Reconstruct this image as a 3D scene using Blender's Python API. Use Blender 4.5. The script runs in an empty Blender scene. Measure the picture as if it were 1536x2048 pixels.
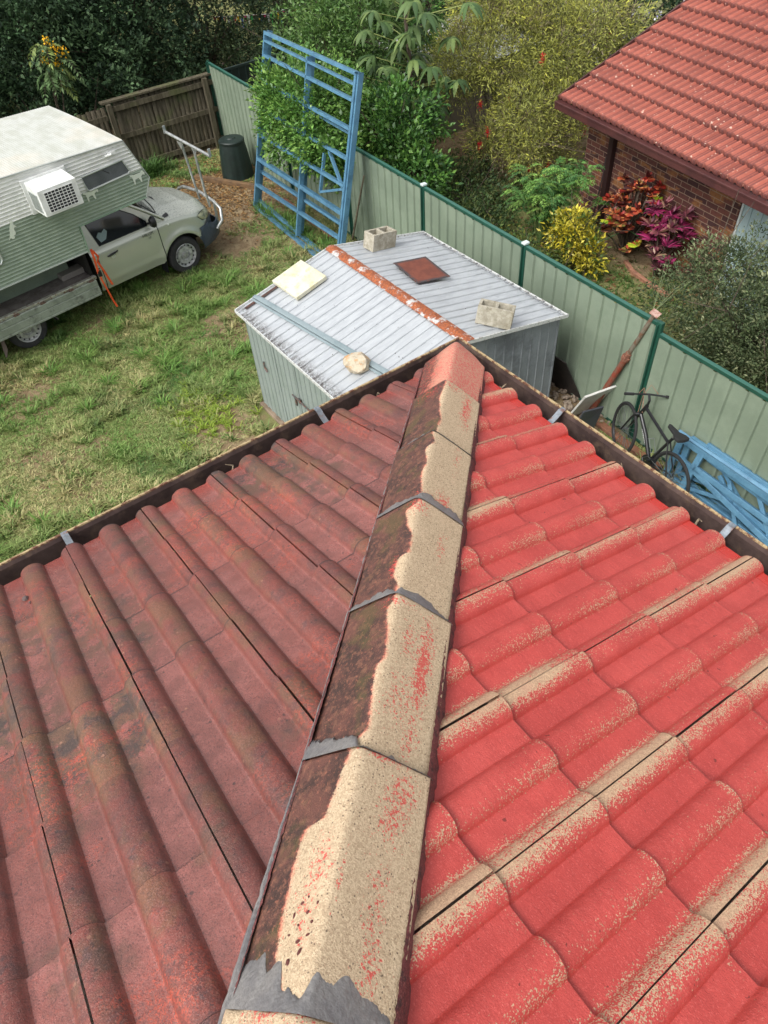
import bpy, math, random
import numpy as np
from mathutils import Vector, Matrix, noise as mnoise
rnd = random.Random(7); RN = np.random.RandomState(11)
S = bpy.context.scene; C = S.collection
R = math.radians
# ------------------------------------------------------------------ camera, sky, sun, exposure
yaw, pit, rol = .562283, .835932, -.087925
d = Vector((math.sin(yaw)*math.cos(pit), math.cos(yaw)*math.cos(pit), -math.sin(pit)))
r = Vector((math.cos(yaw), -math.sin(yaw), 0)); u = r.cross(d)
r2 = r*math.cos(rol)+u*math.sin(rol); u2 = -r*math.sin(rol)+u*math.cos(rol)
cam = bpy.data.cameras.new('camera'); co = bpy.data.objects.new('camera', cam); C.objects.link(co)
m = Matrix((( r2.x, u2.x, -d.x, -1.8095), (r2.y, u2.y, -d.y, -2.1193), (r2.z, u2.z, -d.z, 2.0294), (0, 0, 0, 1)))
co.matrix_world = m
cam.sensor_fit = 'AUTO'; cam.sensor_width = 36; cam.lens = 36*1427.7/2048; cam.clip_start = .05; cam.clip_end = 500
S.camera = co
S.render.resolution_x = 768; S.render.resolution_y = 1024
W = bpy.data.worlds.new('World'); S.world = W; W.use_nodes = True
SUN_EL, SUN_AZ = R(52), R(-98)        # azimuth from +y towards +x
nt = W.node_tree; bg = nt.nodes['Background']; sky = nt.nodes.new('ShaderNodeTexSky')
sky.sky_type = 'NISHITA'; sky.sun_disc = False; sky.sun_elevation = SUN_EL; sky.sun_rotation = SUN_AZ
sky.air_density = 1.0; sky.dust_density = 4.0; sky.ozone_density = .6
hs = nt.nodes.new('ShaderNodeHueSaturation'); hs.inputs['Saturation'].default_value = .14
nt.links.new(sky.outputs[0], hs.inputs['Color']); nt.links.new(hs.outputs[0], bg.inputs[0]); bg.inputs[1].default_value = .15
sl = bpy.data.lights.new('sun', 'SUN'); sl.energy = .95; sl.angle = R(24); sl.color = (1, .96, .9)
so = bpy.data.objects.new('sun', sl); C.objects.link(so)
sd = Vector((math.sin(SUN_AZ)*math.cos(SUN_EL), math.cos(SUN_AZ)*math.cos(SUN_EL), math.sin(SUN_EL)))
so.rotation_euler = sd.to_track_quat('Z', 'Y').to_euler()
S.view_settings.view_transform = 'Standard'; S.view_settings.look = 'None'; S.view_settings.exposure = .78; S.view_settings.gamma = 1
try: S.cycles.max_bounces = 6; S.cycles.transparent_max_bounces = 4
except Exception: pass
ZG = -4.61
# ------------------------------------------------------------------ material helpers
def L(r, g, b): return tuple((c/255/12.92 if c/255 <= .04045 else ((c/255+.055)/1.055)**2.4) for c in (r, g, b))
class NT:
    def __init__(s, name):
        s.m = bpy.data.materials.new(name); s.m.use_nodes = True; s.t = s.m.node_tree; s.b = s.t.nodes['Principled BSDF']
        s.tc = s.t.nodes.new('ShaderNodeTexCoord').outputs['Object']
    def n(s, k): return s.t.nodes.new(k)
    def put(s, sock, v):
        if isinstance(v, bpy.types.NodeSocket): s.t.links.new(v, sock)
        elif isinstance(v, (tuple, list)):
            sock.default_value = tuple(v)+(1,) if len(v) == 3 and sock.type == 'RGBA' else tuple(v)
        else: sock.default_value = v
    def map(s, sc, vec=None, rot=(0, 0, 0)):
        n = s.n('ShaderNodeMapping'); s.put(n.inputs[0], vec or s.tc); n.inputs['Scale'].default_value = sc; n.inputs['Rotation'].default_value = rot; return n.outputs[0]
    def noise(s, sc, det=3, rough=.55, vec=None, dist=0):
        n = s.n('ShaderNodeTexNoise'); s.put(n.inputs['Vector'], vec or s.tc); n.inputs['Scale'].default_value = sc; n.inputs['Detail'].default_value = det
        n.inputs['Roughness'].default_value = rough; n.inputs['Distortion'].default_value = dist; return n.outputs['Fac']
    def vor(s, sc, vec=None, feat='F1'):
        n = s.n('ShaderNodeTexVoronoi'); s.put(n.inputs['Vector'], vec or s.tc); n.inputs['Scale'].default_value = sc; n.feature = feat; return n.outputs['Distance']
    def cell(s, sc, vec=None):
        n = s.n('ShaderNodeTexVoronoi'); s.put(n.inputs['Vector'], vec or s.tc); n.inputs['Scale'].default_value = sc; return s.sep(n.outputs['Color'])
    def step(s, v, lo, hi, a=0., b=1.):
        n = s.n('ShaderNodeMapRange'); n.interpolation_type = 'SMOOTHSTEP'; s.put(n.inputs[0], v); s.put(n.inputs[1], lo); s.put(n.inputs[2], hi); s.put(n.inputs[3], a); s.put(n.inputs[4], b); return n.outputs[0]
    def mth(s, op, a, b=0., c=0.):
        n = s.n('ShaderNodeMath'); n.operation = op; s.put(n.inputs[0], a); s.put(n.inputs[1], b); s.put(n.inputs[2], c); return n.outputs[0]
    def mix(s, f, a, b, mode='MIX'):
        n = s.n('ShaderNodeMix'); n.data_type = 'RGBA'; n.blend_type = mode; s.put(n.inputs[0], f); s.put(n.inputs[6], a); s.put(n.inputs[7], b); return n.outputs[2]
    def attr(s, name):
        n = s.n('ShaderNodeAttribute'); n.attribute_name = name; return n
    def sep(s, v):
        n = s.n('ShaderNodeSeparateXYZ'); s.put(n.inputs[0], v); return n.outputs
    def bump(s, h, st=.5, dist=.01):
        n = s.n('ShaderNodeBump'); s.put(n.inputs['Height'], h); n.inputs['Strength'].default_value = st; n.inputs['Distance'].default_value = dist
        s.put(s.b.inputs['Normal'], n.outputs[0])
    def done(s, col, rough=.6, metal=0., spec=.5):
        s.put(s.b.inputs['Base Color'], col); s.put(s.b.inputs['Roughness'], rough); s.put(s.b.inputs['Metallic'], metal); s.put(s.b.inputs['Specular IOR Level'], spec); return s.m
def simple(name, col, rough=.6, metal=0., col2=None, sc=6, lo=.4, hi=.65, bump=0, bsc=60, dirt=None, dsc=3, spec=.5, fine=.12):
    t = NT(name); c = col
    if col2: c = t.mix(t.step(t.noise(sc, 5, .65), lo, hi), col, col2)
    if dirt: c = t.mix(t.step(t.noise(dsc, 6, .7), .5, .68), c, dirt)
    f = t.noise(bsc*1.7, 2)
    c = t.mix(fine, c, t.mix(t.step(f, .3, .7), (0, 0, 0), (1, 1, 1)), 'SOFT_LIGHT') if fine else c
    if bump: t.bump(t.noise(bsc, 4), bump, .01)
    return t.done(c, rough, metal, spec)
# ------------------------------------------------------------------ mesh helpers
class MB:
    def __init__(s): s.v = []; s.f = []
    def add(s, vs, fs):
        o = len(s.v); s.v += [tuple(v) for v in vs]; s.f += [tuple(i+o for i in f) for f in fs]; return s
    def box(s, c, sz, rz=0, M=None):
        c = Vector(c); h = Vector(sz)/2; m = M or Matrix.Rotation(rz, 3, 'Z')
        vs = [c+m@Vector((sx*h.x, sy*h.y, szz*h.z)) for sx in (-1, 1) for sy in (-1, 1) for szz in (-1, 1)]
        return s.add(vs, [(0, 1, 3, 2), (4, 6, 7, 5), (0, 4, 5, 1), (2, 3, 7, 6), (0, 2, 6, 4), (1, 5, 7, 3)])
    def beam(s, a, b, w, h, up=(0, 0, 1)):
        a = Vector(a); b = Vector(b); x = (b-a); ln = x.length; x.normalize(); up = Vector(up)
        if abs(x.dot(up)) > .99: up = Vector((1, 0, 0))
        y = up.cross(x).normalized(); z = x.cross(y)
        return s.box((a+b)/2, (ln, w, h), M=Matrix((x, y, z)).transposed())
    def chan(s, a, b, w, h, up=(0, 0, 1), t=.004):   # C channel: web and two lipped flanges
        a = Vector(a); b = Vector(b); x = (b-a).normalized(); up = Vector(up)
        if abs(x.dot(up)) > .99: up = Vector((1, 0, 0))
        y = up.cross(x).normalized(); z = x.cross(y)
        s.beam(a-z*(h/2-t/2), b-z*(h/2-t/2), w, t, up=z)
        for q in (-1, 1):
            s.beam(a+y*q*(w/2-t/2)+z*t*.5, b+y*q*(w/2-t/2)+z*t*.5, t, h-t, up=z)
            s.beam(a+y*q*(w/2-.007)+z*(h/2-t/2), b+y*q*(w/2-.007)+z*(h/2-t/2), .006, t, up=z)
        return s
    def tube(s, pts, rad, n=8, closed=False, caps=True):
        pts = [Vector(p) for p in pts]; N = len(pts); rad = rad if isinstance(rad, (list, tuple)) else [rad]*N
        o = len(s.v); ref = None
        for i, p in enumerate(pts):
            if closed: t = pts[(i+1) % N]-pts[i-1]
            else: t = pts[min(i+1, N-1)]-pts[max(i-1, 0)]
            t.normalize()
            if ref is None: ref = t.orthogonal().normalized()
            ref = (ref-t*ref.dot(t)).normalized(); b = t.cross(ref)
            for k in range(n):
                a = 2*math.pi*k/n; s.v.append(tuple(p+(ref*math.cos(a)+b*math.sin(a))*rad[i]))
        for i in range(N if closed else N-1):
            j = (i+1) % N
            for k in range(n): s.f.append((o+i*n+k, o+i*n+(k+1) % n, o+j*n+(k+1) % n, o+j*n+k))
        if caps and not closed:
            s.f.append(tuple(o+k for k in reversed(range(n)))); s.f.append(tuple(o+(N-1)*n+k for k in range(n)))
        return s
    def lathe(s, prof, c=(0, 0, 0), ax='Z', n=24, M=None):   # prof: (radius, height)
        o = len(s.v); c = Vector(c)
        for (rr, h) in prof:
            for k in range(n):
                a = 2*math.pi*k/n; p = Vector((rr*math.cos(a), rr*math.sin(a), h))
                if ax == 'Y': p = Vector((p.x, p.z, p.y))
                if ax == 'X': p = Vector((p.z, p.x, p.y))
                if M: p = M@p
                s.v.append(tuple(c+p))
        for i in range(len(prof)-1):
            for k in range(n): s.f.append((o+i*n+k, o+i*n+(k+1) % n, o+(i+1)*n+(k+1) % n, o+(i+1)*n+k))
        return s
    def prism(s, poly, a, b):    # poly 3d points, extruded by vector b-a
        v = Vector(b)-Vector(a); n = len(poly); P = [Vector(p) for p in poly]
        s.add(P+[p+v for p in P], [tuple(range(n))[::-1], tuple(range(n, 2*n))]+[(i, (i+1) % n, n+(i+1) % n, n+i) for i in range(n)]); return s
    def grid(s, fn, nu, nv):
        s.add([fn(i/nu, j/nv) for i in range(nu+1) for j in range(nv+1)], [(i*(nv+1)+j, (i+1)*(nv+1)+j, (i+1)*(nv+1)+j+1, i*(nv+1)+j+1) for i in range(nu) for j in range(nv)]); return s
    def build(s, name, mat, parent=None, smooth=False, bevel=0, loc=None, rz=0, recalc=True, solid=0):
        me = bpy.data.meshes.new(name); me.from_pydata(s.v, [], s.f)
        if recalc:
            import bmesh
            bm = bmesh.new(); bm.from_mesh(me); bmesh.ops.recalc_face_normals(bm, faces=bm.faces); bm.to_mesh(me); bm.free()
        o = bpy.data.objects.new(name, me); C.objects.link(o)
        for mm in (mat if isinstance(mat, list) else [mat]): me.materials.append(mm)
        if smooth:
            me.polygons.foreach_set('use_smooth', [True]*len(me.polygons))
            try: me.set_sharp_from_angle(angle=R(38))
            except Exception: pass
        if solid:
            q = o.modifiers.new('s', 'SOLIDIFY'); q.thickness = solid; q.offset = -1
        if bevel:
            q = o.modifiers.new('b', 'BEVEL'); q.width = bevel; q.segments = 2; q.limit_method = 'ANGLE'
        if parent: o.parent = parent
        if loc: o.location = loc
        o.rotation_euler.z = rz
        return o
def npmesh(name, V, F, mat, parent=None, attrs=None, smooth=False):
    me = bpy.data.meshes.new(name); V = np.asarray(V, np.float32); F = np.asarray(F, np.int32); k = F.shape[1]
    me.vertices.add(len(V)); me.vertices.foreach_set('co', V.ravel()); me.loops.add(F.size); me.loops.foreach_set('vertex_index', F.ravel())
    me.polygons.add(len(F)); me.polygons.foreach_set('loop_start', np.arange(0, F.size, k, dtype=np.int32))
    try: me.polygons.foreach_set('loop_total', np.full(len(F), k, np.int32))
    except Exception: pass
    me.update(calc_edges=True)
    if smooth: me.polygons.foreach_set('use_smooth', np.ones(len(F), bool))
    for nm, a in (attrs or {}).items():
        a = np.asarray(a, np.float32)
        if a.ndim == 1: at = me.attributes.new(nm, 'FLOAT', 'POINT'); at.data.foreach_set('value', a)
        else: at = me.attributes.new(nm, 'FLOAT_COLOR', 'POINT'); at.data.foreach_set('color', a.ravel())
    me.validate(); me.materials.append(mat)
    o = bpy.data.objects.new(name, me); C.objects.link(o)
    if parent: o.parent = parent
    return o
def tag(o, label=None, cat=None, group=None, kind=None):
    if label: o['label'] = label
    if cat: o['category'] = cat
    if group: o['group'] = group
    if kind: o['kind'] = kind
    return o
def thing(name, label, cat, loc=(0, 0, 0), rz=0, group=None):
    o = bpy.data.objects.new(name, None); C.objects.link(o); o.location = loc; o.rotation_euler.z = rz; o.empty_display_size = .1
    return tag(o, label, cat, group)
def fbm(x, y, sc=1., oct=4, seed=0.):
    v = 0; a = 1; t = 0
    for i in range(oct): v += a*mnoise.noise(Vector((x*sc+seed, y*sc-seed, seed*1.7+i*9))); t += a; a *= .55; sc *= 2.1
    return v/t
# ================================================================== the house under the camera: hip roof corner
TP = .3383; PH = math.atan(TP); cP, sP = math.cos(PH), math.sin(PH); G = .313
house = thing('house', 'house with a tiled hip roof, one slope mossy maroon and one coral red', 'house', (0, 0, 0))
def tile_h(w):     # w metres right of the joint within a .3 m tile, height above the pan
    def roll(x, a, H):
        x = abs(x)/a
        return H*(1-x**2.2)**.62 if x < 1 else 0
    h = 0
    h = max(h, roll(w-.011, .041, .0285) if w >= 0 else 0, roll(w-.160, .042, .0285))
    if w < .06: h = max(h, 0)
    if w > .262: h = max(h, roll(w-.311, .043, .0285)-.0022)
    return h
def tile_sm(w): return (tile_h(w-.002)*.5+tile_h(w)+tile_h(w+.002)*.5)/2 if .006 < w < .29 else tile_h(w)
ws = [0, .002, .006]+[.011+.0043*i for i in range(65)]+[.290, .294, .2975]
hs_ = [tile_sm(w) for w in ws]
TH = .0105
def slope_mesh(side, ncol, nrow, w0, mat, label):
    V = []; F = []; A = []; B = []
    ts = [-.0]+[.004, .012]+[.03+.024*i for i in range(14)]
    for c in range(ncol):
        for rw in range(nrow):
            wj = w0+.3018*c if side == 'R' else w0-.3018*c
            t0 = rw*G
            y = (wj+.3) if side == 'R' else -wj
            if t0*cP > y+.05: continue
            rr = rnd.random(); r3 = rnd.random(); jz = rnd.uniform(-.0012, .0016); jt = rnd.uniform(-.004, .004); tw = rnd.uniform(-.0015, .0015); jw = rnd.uniform(-.0012, .0012)
            o = len(V); n = len(ws)
            rows = [(t0+jt, -TH-.012, 0.)]+[(t0+jt, -.003, 0.), (t0+jt+.003, 0, 0.)]+[(t0+jt+t, 0, t/G) for t in ts[1:]]
            rows = [(a, b, cc) for (a, b, cc) in rows if a <= t0+G+.035]
            for (t, dh, pt) in rows:
                fr = 1-(t-t0)/G
                base = (TH+.004)*fr
                for i, w in enumerate(ws):
                    ww = wj+jw+w; hh = base+jz+tw*(w/.3-.5)+dh+hs_[i]*(1.0 if dh > -.005 else 1.)+.0012*mnoise.noise(Vector((ww*9, t*9, rr*20)))
                    # nose rounds slightly
                    if pt == 0 and dh == 0: hh -= 0
                    if side == 'L': p = (ww, -t*cP+sP*hh, t*sP+cP*hh)
                    else: p = (-t*cP+sP*hh, -ww, t*sP+cP*hh)
                    V.append(p); A.append((rr, r3, w/.3, max(0, (t-t0)/G))); B.append(hs_[i]/.0265)
            for j in range(len(rows)-1):
                for i in range(n-1):
                    a = o+j*n+i; q = (a, a+1, a+n+1, a+n)
                    cx = sum(V[k][0] for k in q)/4; cy = sum(V[k][1] for k in q)/4
                    if side == 'L' and cy < cx-.03: continue
                    if side == 'R' and cx < cy-.03: continue
                    F.append(q if side == 'L' else q[::-1])
            # side wall at the joint: the gap is a real recess
            for i0 in (0,):
                s = len(V)
                for j in range(len(rows)):
                    v = V[o+j*n]; V.append((v[0]-(sP*.02 if side == 'R' else 0), v[1]-(sP*.02 if side == 'L' else 0), v[2]-.02)); A.append(A[o+j*n]); B.append(0)
                for j in range(len(rows)-1):
                    cx = V[o+j*n][0]; cy = V[o+j*n][1]
                    if (cy < cx-.03) if side == 'L' else (cx < cy-.03): continue
                    F.append((s+j, o+j*n, o+j*n+n, s+j+1))
    A = np.array(A); B = np.array(B)
    o = npmesh('roof_slope', V, F, mat, house, {'tl': A, 'ph': B}, smooth=True)
    try: o.data.set_sharp_from_angle(angle=R(50))
    except Exception: pass
    tag(o, label)
    return o
# --- left slope material: old maroon coat, damp, lichen
def mat_left():
    t = NT('old_maroon_tiles'); a = t.attr('tl'); s_ = t.sep(a.outputs['Color']); r1, r3, pw = s_[0], s_[1], s_[2]; pt = a.outputs['Alpha']; ph = t.attr('ph').outputs['Fac']
    n1 = t.noise(3.2, 6, .65); n2 = t.noise(14, 6, .7); n3 = t.noise(60, 4, .7); g = t.noise(330, 2, .6); cl = t.cell(420); c2 = t.cell(110)
    c = t.mix(t.step(n2, .35, .65), L(158, 96, 88), L(132, 78, 70))  # pan colours raised to carry some of the sky's reflection
    c = t.mix(t.mth('MULTIPLY', t.step(n1, .40, .62), .5), c, L(140, 70, 58))
    rollc = t.mix(t.step(n2, .40, .62), L(130, 62, 52), L(98, 52, 46)); rollc = t.mix(t.step(t.noise(5.2, 5, .7), .46, .64), rollc, L(130, 58, 46))
    c = t.mix(t.mth('MULTIPLY', t.step(ph, .0, .45), .88), c, rollc)
    # olive, brown and black growth on some tiles and in loose clouds
    badt = t.mth('MULTIPLY', t.step(r1, .84, .86), t.step(pt, 1.05, .70, 0, 1)); cloud = t.step(t.noise(2.1, 5, .7), .50, .62)
    bad = t.mth('MAXIMUM', badt, t.mth('MULTIPLY', cloud, .7))
    c = t.mix(t.mth('MULTIPLY', t.mth('MULTIPLY', bad, t.step(n2, .40, .52)), .8), c, L(100, 78, 56))
    c = t.mix(t.mth('MULTIPLY', t.mth('MULTIPLY', bad, t.step(t.noise(9, 6, .7), .50, .60)), .85), c, L(66, 54, 50))
    blot = t.step(t.noise(20, 5, .75), .56, .66)
    c = t.mix(t.mth('MULTIPLY', blot, t.mth('MULTIPLY_ADD', ph, .4, .22)), c, L(78, 56, 58))
    rl = t.mth('MULTIPLY', t.mth('MULTIPLY', t.step(ph, .2, .8), t.step(t.noise(4.4, 5, .7), .47, .60)), .6); c = t.mix(rl, c, L(122, 84, 52))
    hot = t.mth('MULTIPLY', t.step(t.noise(3.3, 4, .6), .50, .64), t.step(n3, .40, .62)); hot = t.mth('MULTIPLY', hot, t.step(cl[1], .75, .35))
    c = t.mix(t.mth('MULTIPLY', hot, .75), c, L(198, 82, 56))
    c = t.mix(t.mth('MULTIPLY', t.step(cl[0], .80, .90), t.mth('MULTIPLY_ADD', ph, .14, .16)), c, L(170, 124, 112))
    c = t.mix(t.mth('MULTIPLY', t.step(cl[0], .22, .10), .45), c, L(60, 36, 36))
    spot = t.mth('MULTIPLY', t.step(t.vor(46), .24, .16), t.step(c2[0], .74, .80)); c = t.mix(t.mth('MULTIPLY', spot, .7), c, L(58, 44, 42)); pale = t.mth('MULTIPLY', t.step(t.vor(31), .15, .10), t.step(t.noise(6, 3), .5, .6)); c = t.mix(t.mth('MULTIPLY', pale, .55), c, L(176, 128, 104)); lap = t.mth('MULTIPLY', t.step(pt, .022, .010), .8); c = t.mix(lap, c, L(52, 32, 32))  # lap line paints the gap's shadow into the tile colour
    sp = t.sep(t.tc)
    eave = t.mth('MULTIPLY', t.step(sp[1], -.12, -.03), t.step(ph, .35, .05)); eave = t.mth('MULTIPLY', eave, t.step(n2, .30, .52))
    c = t.mix(t.mth('MULTIPLY', eave, .75), c, L(150, 56, 42))
    hsv = t.n('ShaderNodeHueSaturation'); t.put(hsv.inputs['Value'], t.mth('MULTIPLY_ADD', r3, .26, .66)); t.put(hsv.inputs['Color'], c)
    ro = t.mth('MULTIPLY_ADD', t.step(ph, 0, .4), .26, .20); ro = t.mth('MULTIPLY_ADD', n2, .16, ro)
    ro = t.mth('SUBTRACT', ro, t.mth('MULTIPLY', eave, .15))
    h = t.mth('ADD', t.mth('MULTIPLY_ADD', g, .55, t.mth('MULTIPLY', n3, .9)), t.mth('MULTIPLY', cl[0], .25)); t.bump(h, .38, .006)
    return t.done(hsv.outputs[0], ro, 0, .8)
def mat_right():
    t = NT('coral_coated_tiles'); a = t.attr('tl'); s_ = t.sep(a.outputs['Color']); r1, r3, pw = s_[0], s_[1], s_[2]; pt = a.outputs['Alpha']; ph = t.attr('ph').outputs['Fac']
    g = t.noise(300, 2, .65); g2 = t.noise(120, 3, .6); n2 = t.noise(11, 5, .65); n1 = t.noise(2.6, 5, .6); cl = t.cell(400); ce = t.cell(430)
    c = t.mix(t.step(n2, .35, .65), L(186, 74, 68), L(170, 64, 59))
    c = t.mix(t.mth('MULTIPLY', t.step(n1, .5, .64), .4), c, L(194, 84, 78)); c = t.mix(t.mth('MULTIPLY', r3, .3), c, L(168, 62, 57))
    c = t.mix(t.mth('MULTIPLY', t.step(ce[1], .2, .05), .28), c, L(150, 48, 46)); c = t.mix(t.mth('MULTIPLY', t.step(ce[1], .85, .97), .22), c, L(226, 122, 116))
    w = pw
    jl = t.mth('MULTIPLY', t.step(w, .80, .95), 1.1)
    jr = t.mth('ADD', t.mth('MULTIPLY', t.step(w, .235, .0), 1.05), t.mth('MULTIPLY', t.step(w, .20, .14), t.mth('MULTIPLY', t.step(w, .04, .10), -.2)))
    k = t.mth('MULTIPLY_ADD', t.step(t.noise(1.9, 3, .5), .40, .60), .50, t.mth('MULTIPLY_ADD', r1, .46, .06))
    m1 = t.mth('MULTIPLY', t.mth('MULTIPLY', t.mth('MAXIMUM', jl, jr), k), t.mth('MULTIPLY_ADD', n2, 1.2, .40))
    nose = t.mth('MULTIPLY', t.mth('MULTIPLY', t.step(pt, .10, .0), t.step(ph, .15, .7)), t.mth('MULTIPLY_ADD', r3, .30, .16))
    fl = t.mth('MULTIPLY', t.mth('MULTIPLY', t.step(w, .53, .645), t.step(w, .73, .65)), t.mth('MULTIPLY_ADD', t.step(pt, .8, 0.), .26, .14)); fl = t.mth('MULTIPLY', fl, t.mth('MULTIPLY_ADD', n2, 1.2, .3))
    n_r = t.mth('MULTIPLY', t.mth('MULTIPLY', t.step(pt, .25, .0), t.step(n2, .45, .6)), .2)
    salt = t.mth('MULTIPLY', ph, .05)
    m = t.mth('ADD', t.mth('MAXIMUM', t.mth('MAXIMUM', m1, nose), t.mth('MAXIMUM', fl, n_r)), salt)
    rv = t.mth('ADD', t.mth('MULTIPLY', cl[0], .78), t.mth('MULTIPLY', t.step(t.noise(150, 3, .7), .3, .7), .22))
    mask = t.step(t.mth('SUBTRACT', m, rv), -.035, .045)
    sand = t.mix(cl[2], L(196, 168, 136), L(160, 134, 108)); sand = t.mix(t.mth('MULTIPLY', t.step(n2, .52, .68), .4), sand, L(186, 140, 118))
    c = t.mix(t.mth('MULTIPLY', mask, .92), c, sand)
    sp = t.sep(t.tc); eave = t.mth('MULTIPLY', t.step(sp[0], -.085, -.02), t.step(ph, .5, .05))
    c = t.mix(t.mth('MULTIPLY', eave, .85), c, L(184, 46, 36))
    c = t.mix(t.mth('MULTIPLY', t.step(t.noise(55, 2, .5), .73, .76), .7), c, L(90, 40, 36))
    lap = t.mth('MULTIPLY', t.step(pt, .012, .004), .5); c = t.mix(lap, c, L(110, 50, 44))  # dark lap edge: shadow of the course step put into the colour
    crease = t.mth('MULTIPLY', t.mth('MULTIPLY', t.step(ph, .0, .12), t.step(ph, .45, .15)), .35); c = t.mix(crease, c, L(170, 58, 48))  # roll feet tinted darker, a painted crease shadow
    ro = t.mth('ADD', t.mth('MULTIPLY_ADD', mask, .35, .50), t.mth('MULTIPLY', eave, -.35))
    pan = t.noise(1, 5, .6, vec=t.map((60, 26, 60)))
    h = t.mth('ADD', t.mth('MULTIPLY', pan, 1.0), t.mth('ADD', t.mth('MULTIPLY', g, .5), t.mth('MULTIPLY', mask, .25))); t.bump(h, .48, .006)
    return t.done(c, ro, 0, .4)
ML, MR_ = mat_left(), mat_right()
slope_mesh('L', 12, 12, -.0655, ML, 'dark maroon tiled slope with damp lichen patches')
slope_mesh('R', 12, 12, .0565, MR_, 'freshly sprayed coral red tiled slope with bare sandy joints')
def cap_h(b):
    x = abs(b)/.135; return .125-.110*(math.sqrt(x*x+.009)-.0949)/(math.sqrt(1.009)-.0949)
def HP(a, b, h): return ((-a+b)*.70711, (-a-b)*.70711, a*.70711*TP+h)
NOSE = [.113, .487, .909, 1.324, 1.744, 2.199, 2.655, 3.07, 3.49, 3.91]
BND = {1: [(.49, .0), (.64, -.012), (.728, -.002), (.808, .01), (.86, .004)],
 2: [(.924, -.002), (.976, .01), (1.028, -.014), (1.116, 0), (1.164, -.008), (1.29, .004)],
 3: [(1.33, .004), (1.352, -.002), (1.376, -.032), (1.444, -.018), (1.508, .004), (1.572, .006), (1.604, -.022), (1.656, -.024), (1.72, -.004)],
 4: [(1.768, -.008), (1.796, -.02), (1.904, -.002), (1.952, .002), (1.988, -.014), (2.032, -.012), (2.088, -.006), (2.152, 0), (2.164, -.012), (2.185, -.034)],
 5: [(2.212, -.024), (2.26, -.034), (2.344, -.044), (2.364, -.08), (2.396, -.086), (2.448, -.086), (2.5, -.082), (2.58, -.074), (2.62, -.05), (2.65, -.034)],
 6: [(2.65, -.14), (2.75, -.14), (2.9, -.1), (3.0, -.09)]}
RED = {0: [(.2, .02, .12, .05, .5), (.33, -.05, .12, .05, .6), (.3, .07, .15, .05, .35)],
 1: [(.62, .09, .14, .022, .6), (.54, -.06, .075, .055, .35), (.52, .03, .04, .05, .4)],
 2: [(1.26, .07, .05, .03, .5), (1.0, .09, .1, .015, .3), (1.29, .03, .03, .05, .45)],
 3: [(1.36, .0, .04, .04, .5), (1.49, .085, .08, .015, .35), (1.63, -.03, .05, .01, .5)],
 4: [(1.93, .085, .15, .02, .72), (1.88, .045, .06, .02, .42), (2.05, .05, .09, .04, .35), (2.12, .08, .10, .02, .4), (1.77, .0, .03, .05, .4)],
 5: [(2.26, .09, .05, .03, .5), (2.32, .075, .07, .03, .45), (2.2, .05, .02, .06, .6), (2.43, -.03, .05, .03, .42), (2.50, -.04, .07, .025, .38), (2.5, .075, .12, .02, .36), (2.45, .012, .07, .004, .5), (2.58, .08, .06, .02, .45)],
 6: [(2.7, .0, .05, .04, .45), (2.66, -.06, .03, .04, .5)]}
def mat_cap():
    t = NT('ridge_cap_concrete'); a = t.sep(t.attr('wc').outputs['Color']); sand, red, tip = a[0], a[1], a[2]
    g = t.noise(300, 2, .6); g2 = t.noise(130, 3, .6); n2 = t.noise(13, 6, .7); n3 = t.noise(48, 5, .7)
    dk = t.mix(t.step(n2, .38, .62), L(104, 68, 60), L(68, 50, 46)); dk = t.mix(t.mth('MULTIPLY', t.step(n3, .5, .62), .7), dk, L(128, 88, 72))
    dk = t.mix(t.mth('MULTIPLY', t.step(t.noise(7, 4, .6), .52, .64), .6), dk, L(88, 80, 50))
    dk = t.mix(t.mth('MULTIPLY', t.step(g2, .58, .68), .5), dk, L(172, 110, 88))
    cl = t.cell(300); cb = t.cell(210); sd_ = t.mix(cl[0], L(206, 184, 153), L(172, 148, 120))
    sd_ = t.mix(t.mth('MULTIPLY', t.step(n2, .5, .7), .35), sd_, L(208, 182, 152))
    grit = t.mth('MULTIPLY', t.step(cb[1], .90, .93), t.step(t.vor(210), .45, .30)); sd_ = t.mix(t.mth('MULTIPLY', grit, .8), sd_, L(86, 70, 58))
    e = t.mth('ADD', sand, t.mth('MULTIPLY', t.mth('SUBTRACT', n3, .5), .30)); e = t.mth('ADD', e, t.mth('MULTIPLY', t.mth('SUBTRACT', g, .5), .5))
    m = t.step(e, .42, .58)
    c = t.mix(m, dk, sd_)
    halo = t.mth('MULTIPLY', t.step(e, .30, .48), t.step(e, .80, .56))
    c = t.mix(t.mth('MULTIPLY', halo, t.step(n3, .38, .62, .0, .5)), c, L(226, 120, 98))
    rg = t.mth('ADD', t.mth('MULTIPLY', cl[1], .45), t.mth('MULTIPLY', t.step(t.noise(120, 4, .7, vec=t.map((1, 1, .5))), .32, .68), .55))
    rm = t.step(t.mth('SUBTRACT', t.mth('MULTIPLY', red, 1.0), rg), -.05, .05)
    c = t.mix(t.mth('MULTIPLY', rm, .88), c, L(204, 72, 68))
    c = t.mix(t.mth('MULTIPLY', tip, t.mth('MULTIPLY', m, .5)), c, L(196, 112, 100))
    t.bump(t.mth('MULTIPLY_ADD', g, .8, t.mth('MULTIPLY', n3, .6)), .5, .006)
    return t.done(c, t.mth('MULTIPLY_ADD', m, .34, .5), 0, .45)
MC = mat_cap()
MPT = simple('grey_pointing', L(130, 127, 125), .5, 0, L(112, 110, 111), 9, .4, .6, .35, 90, spec=.5)
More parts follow.
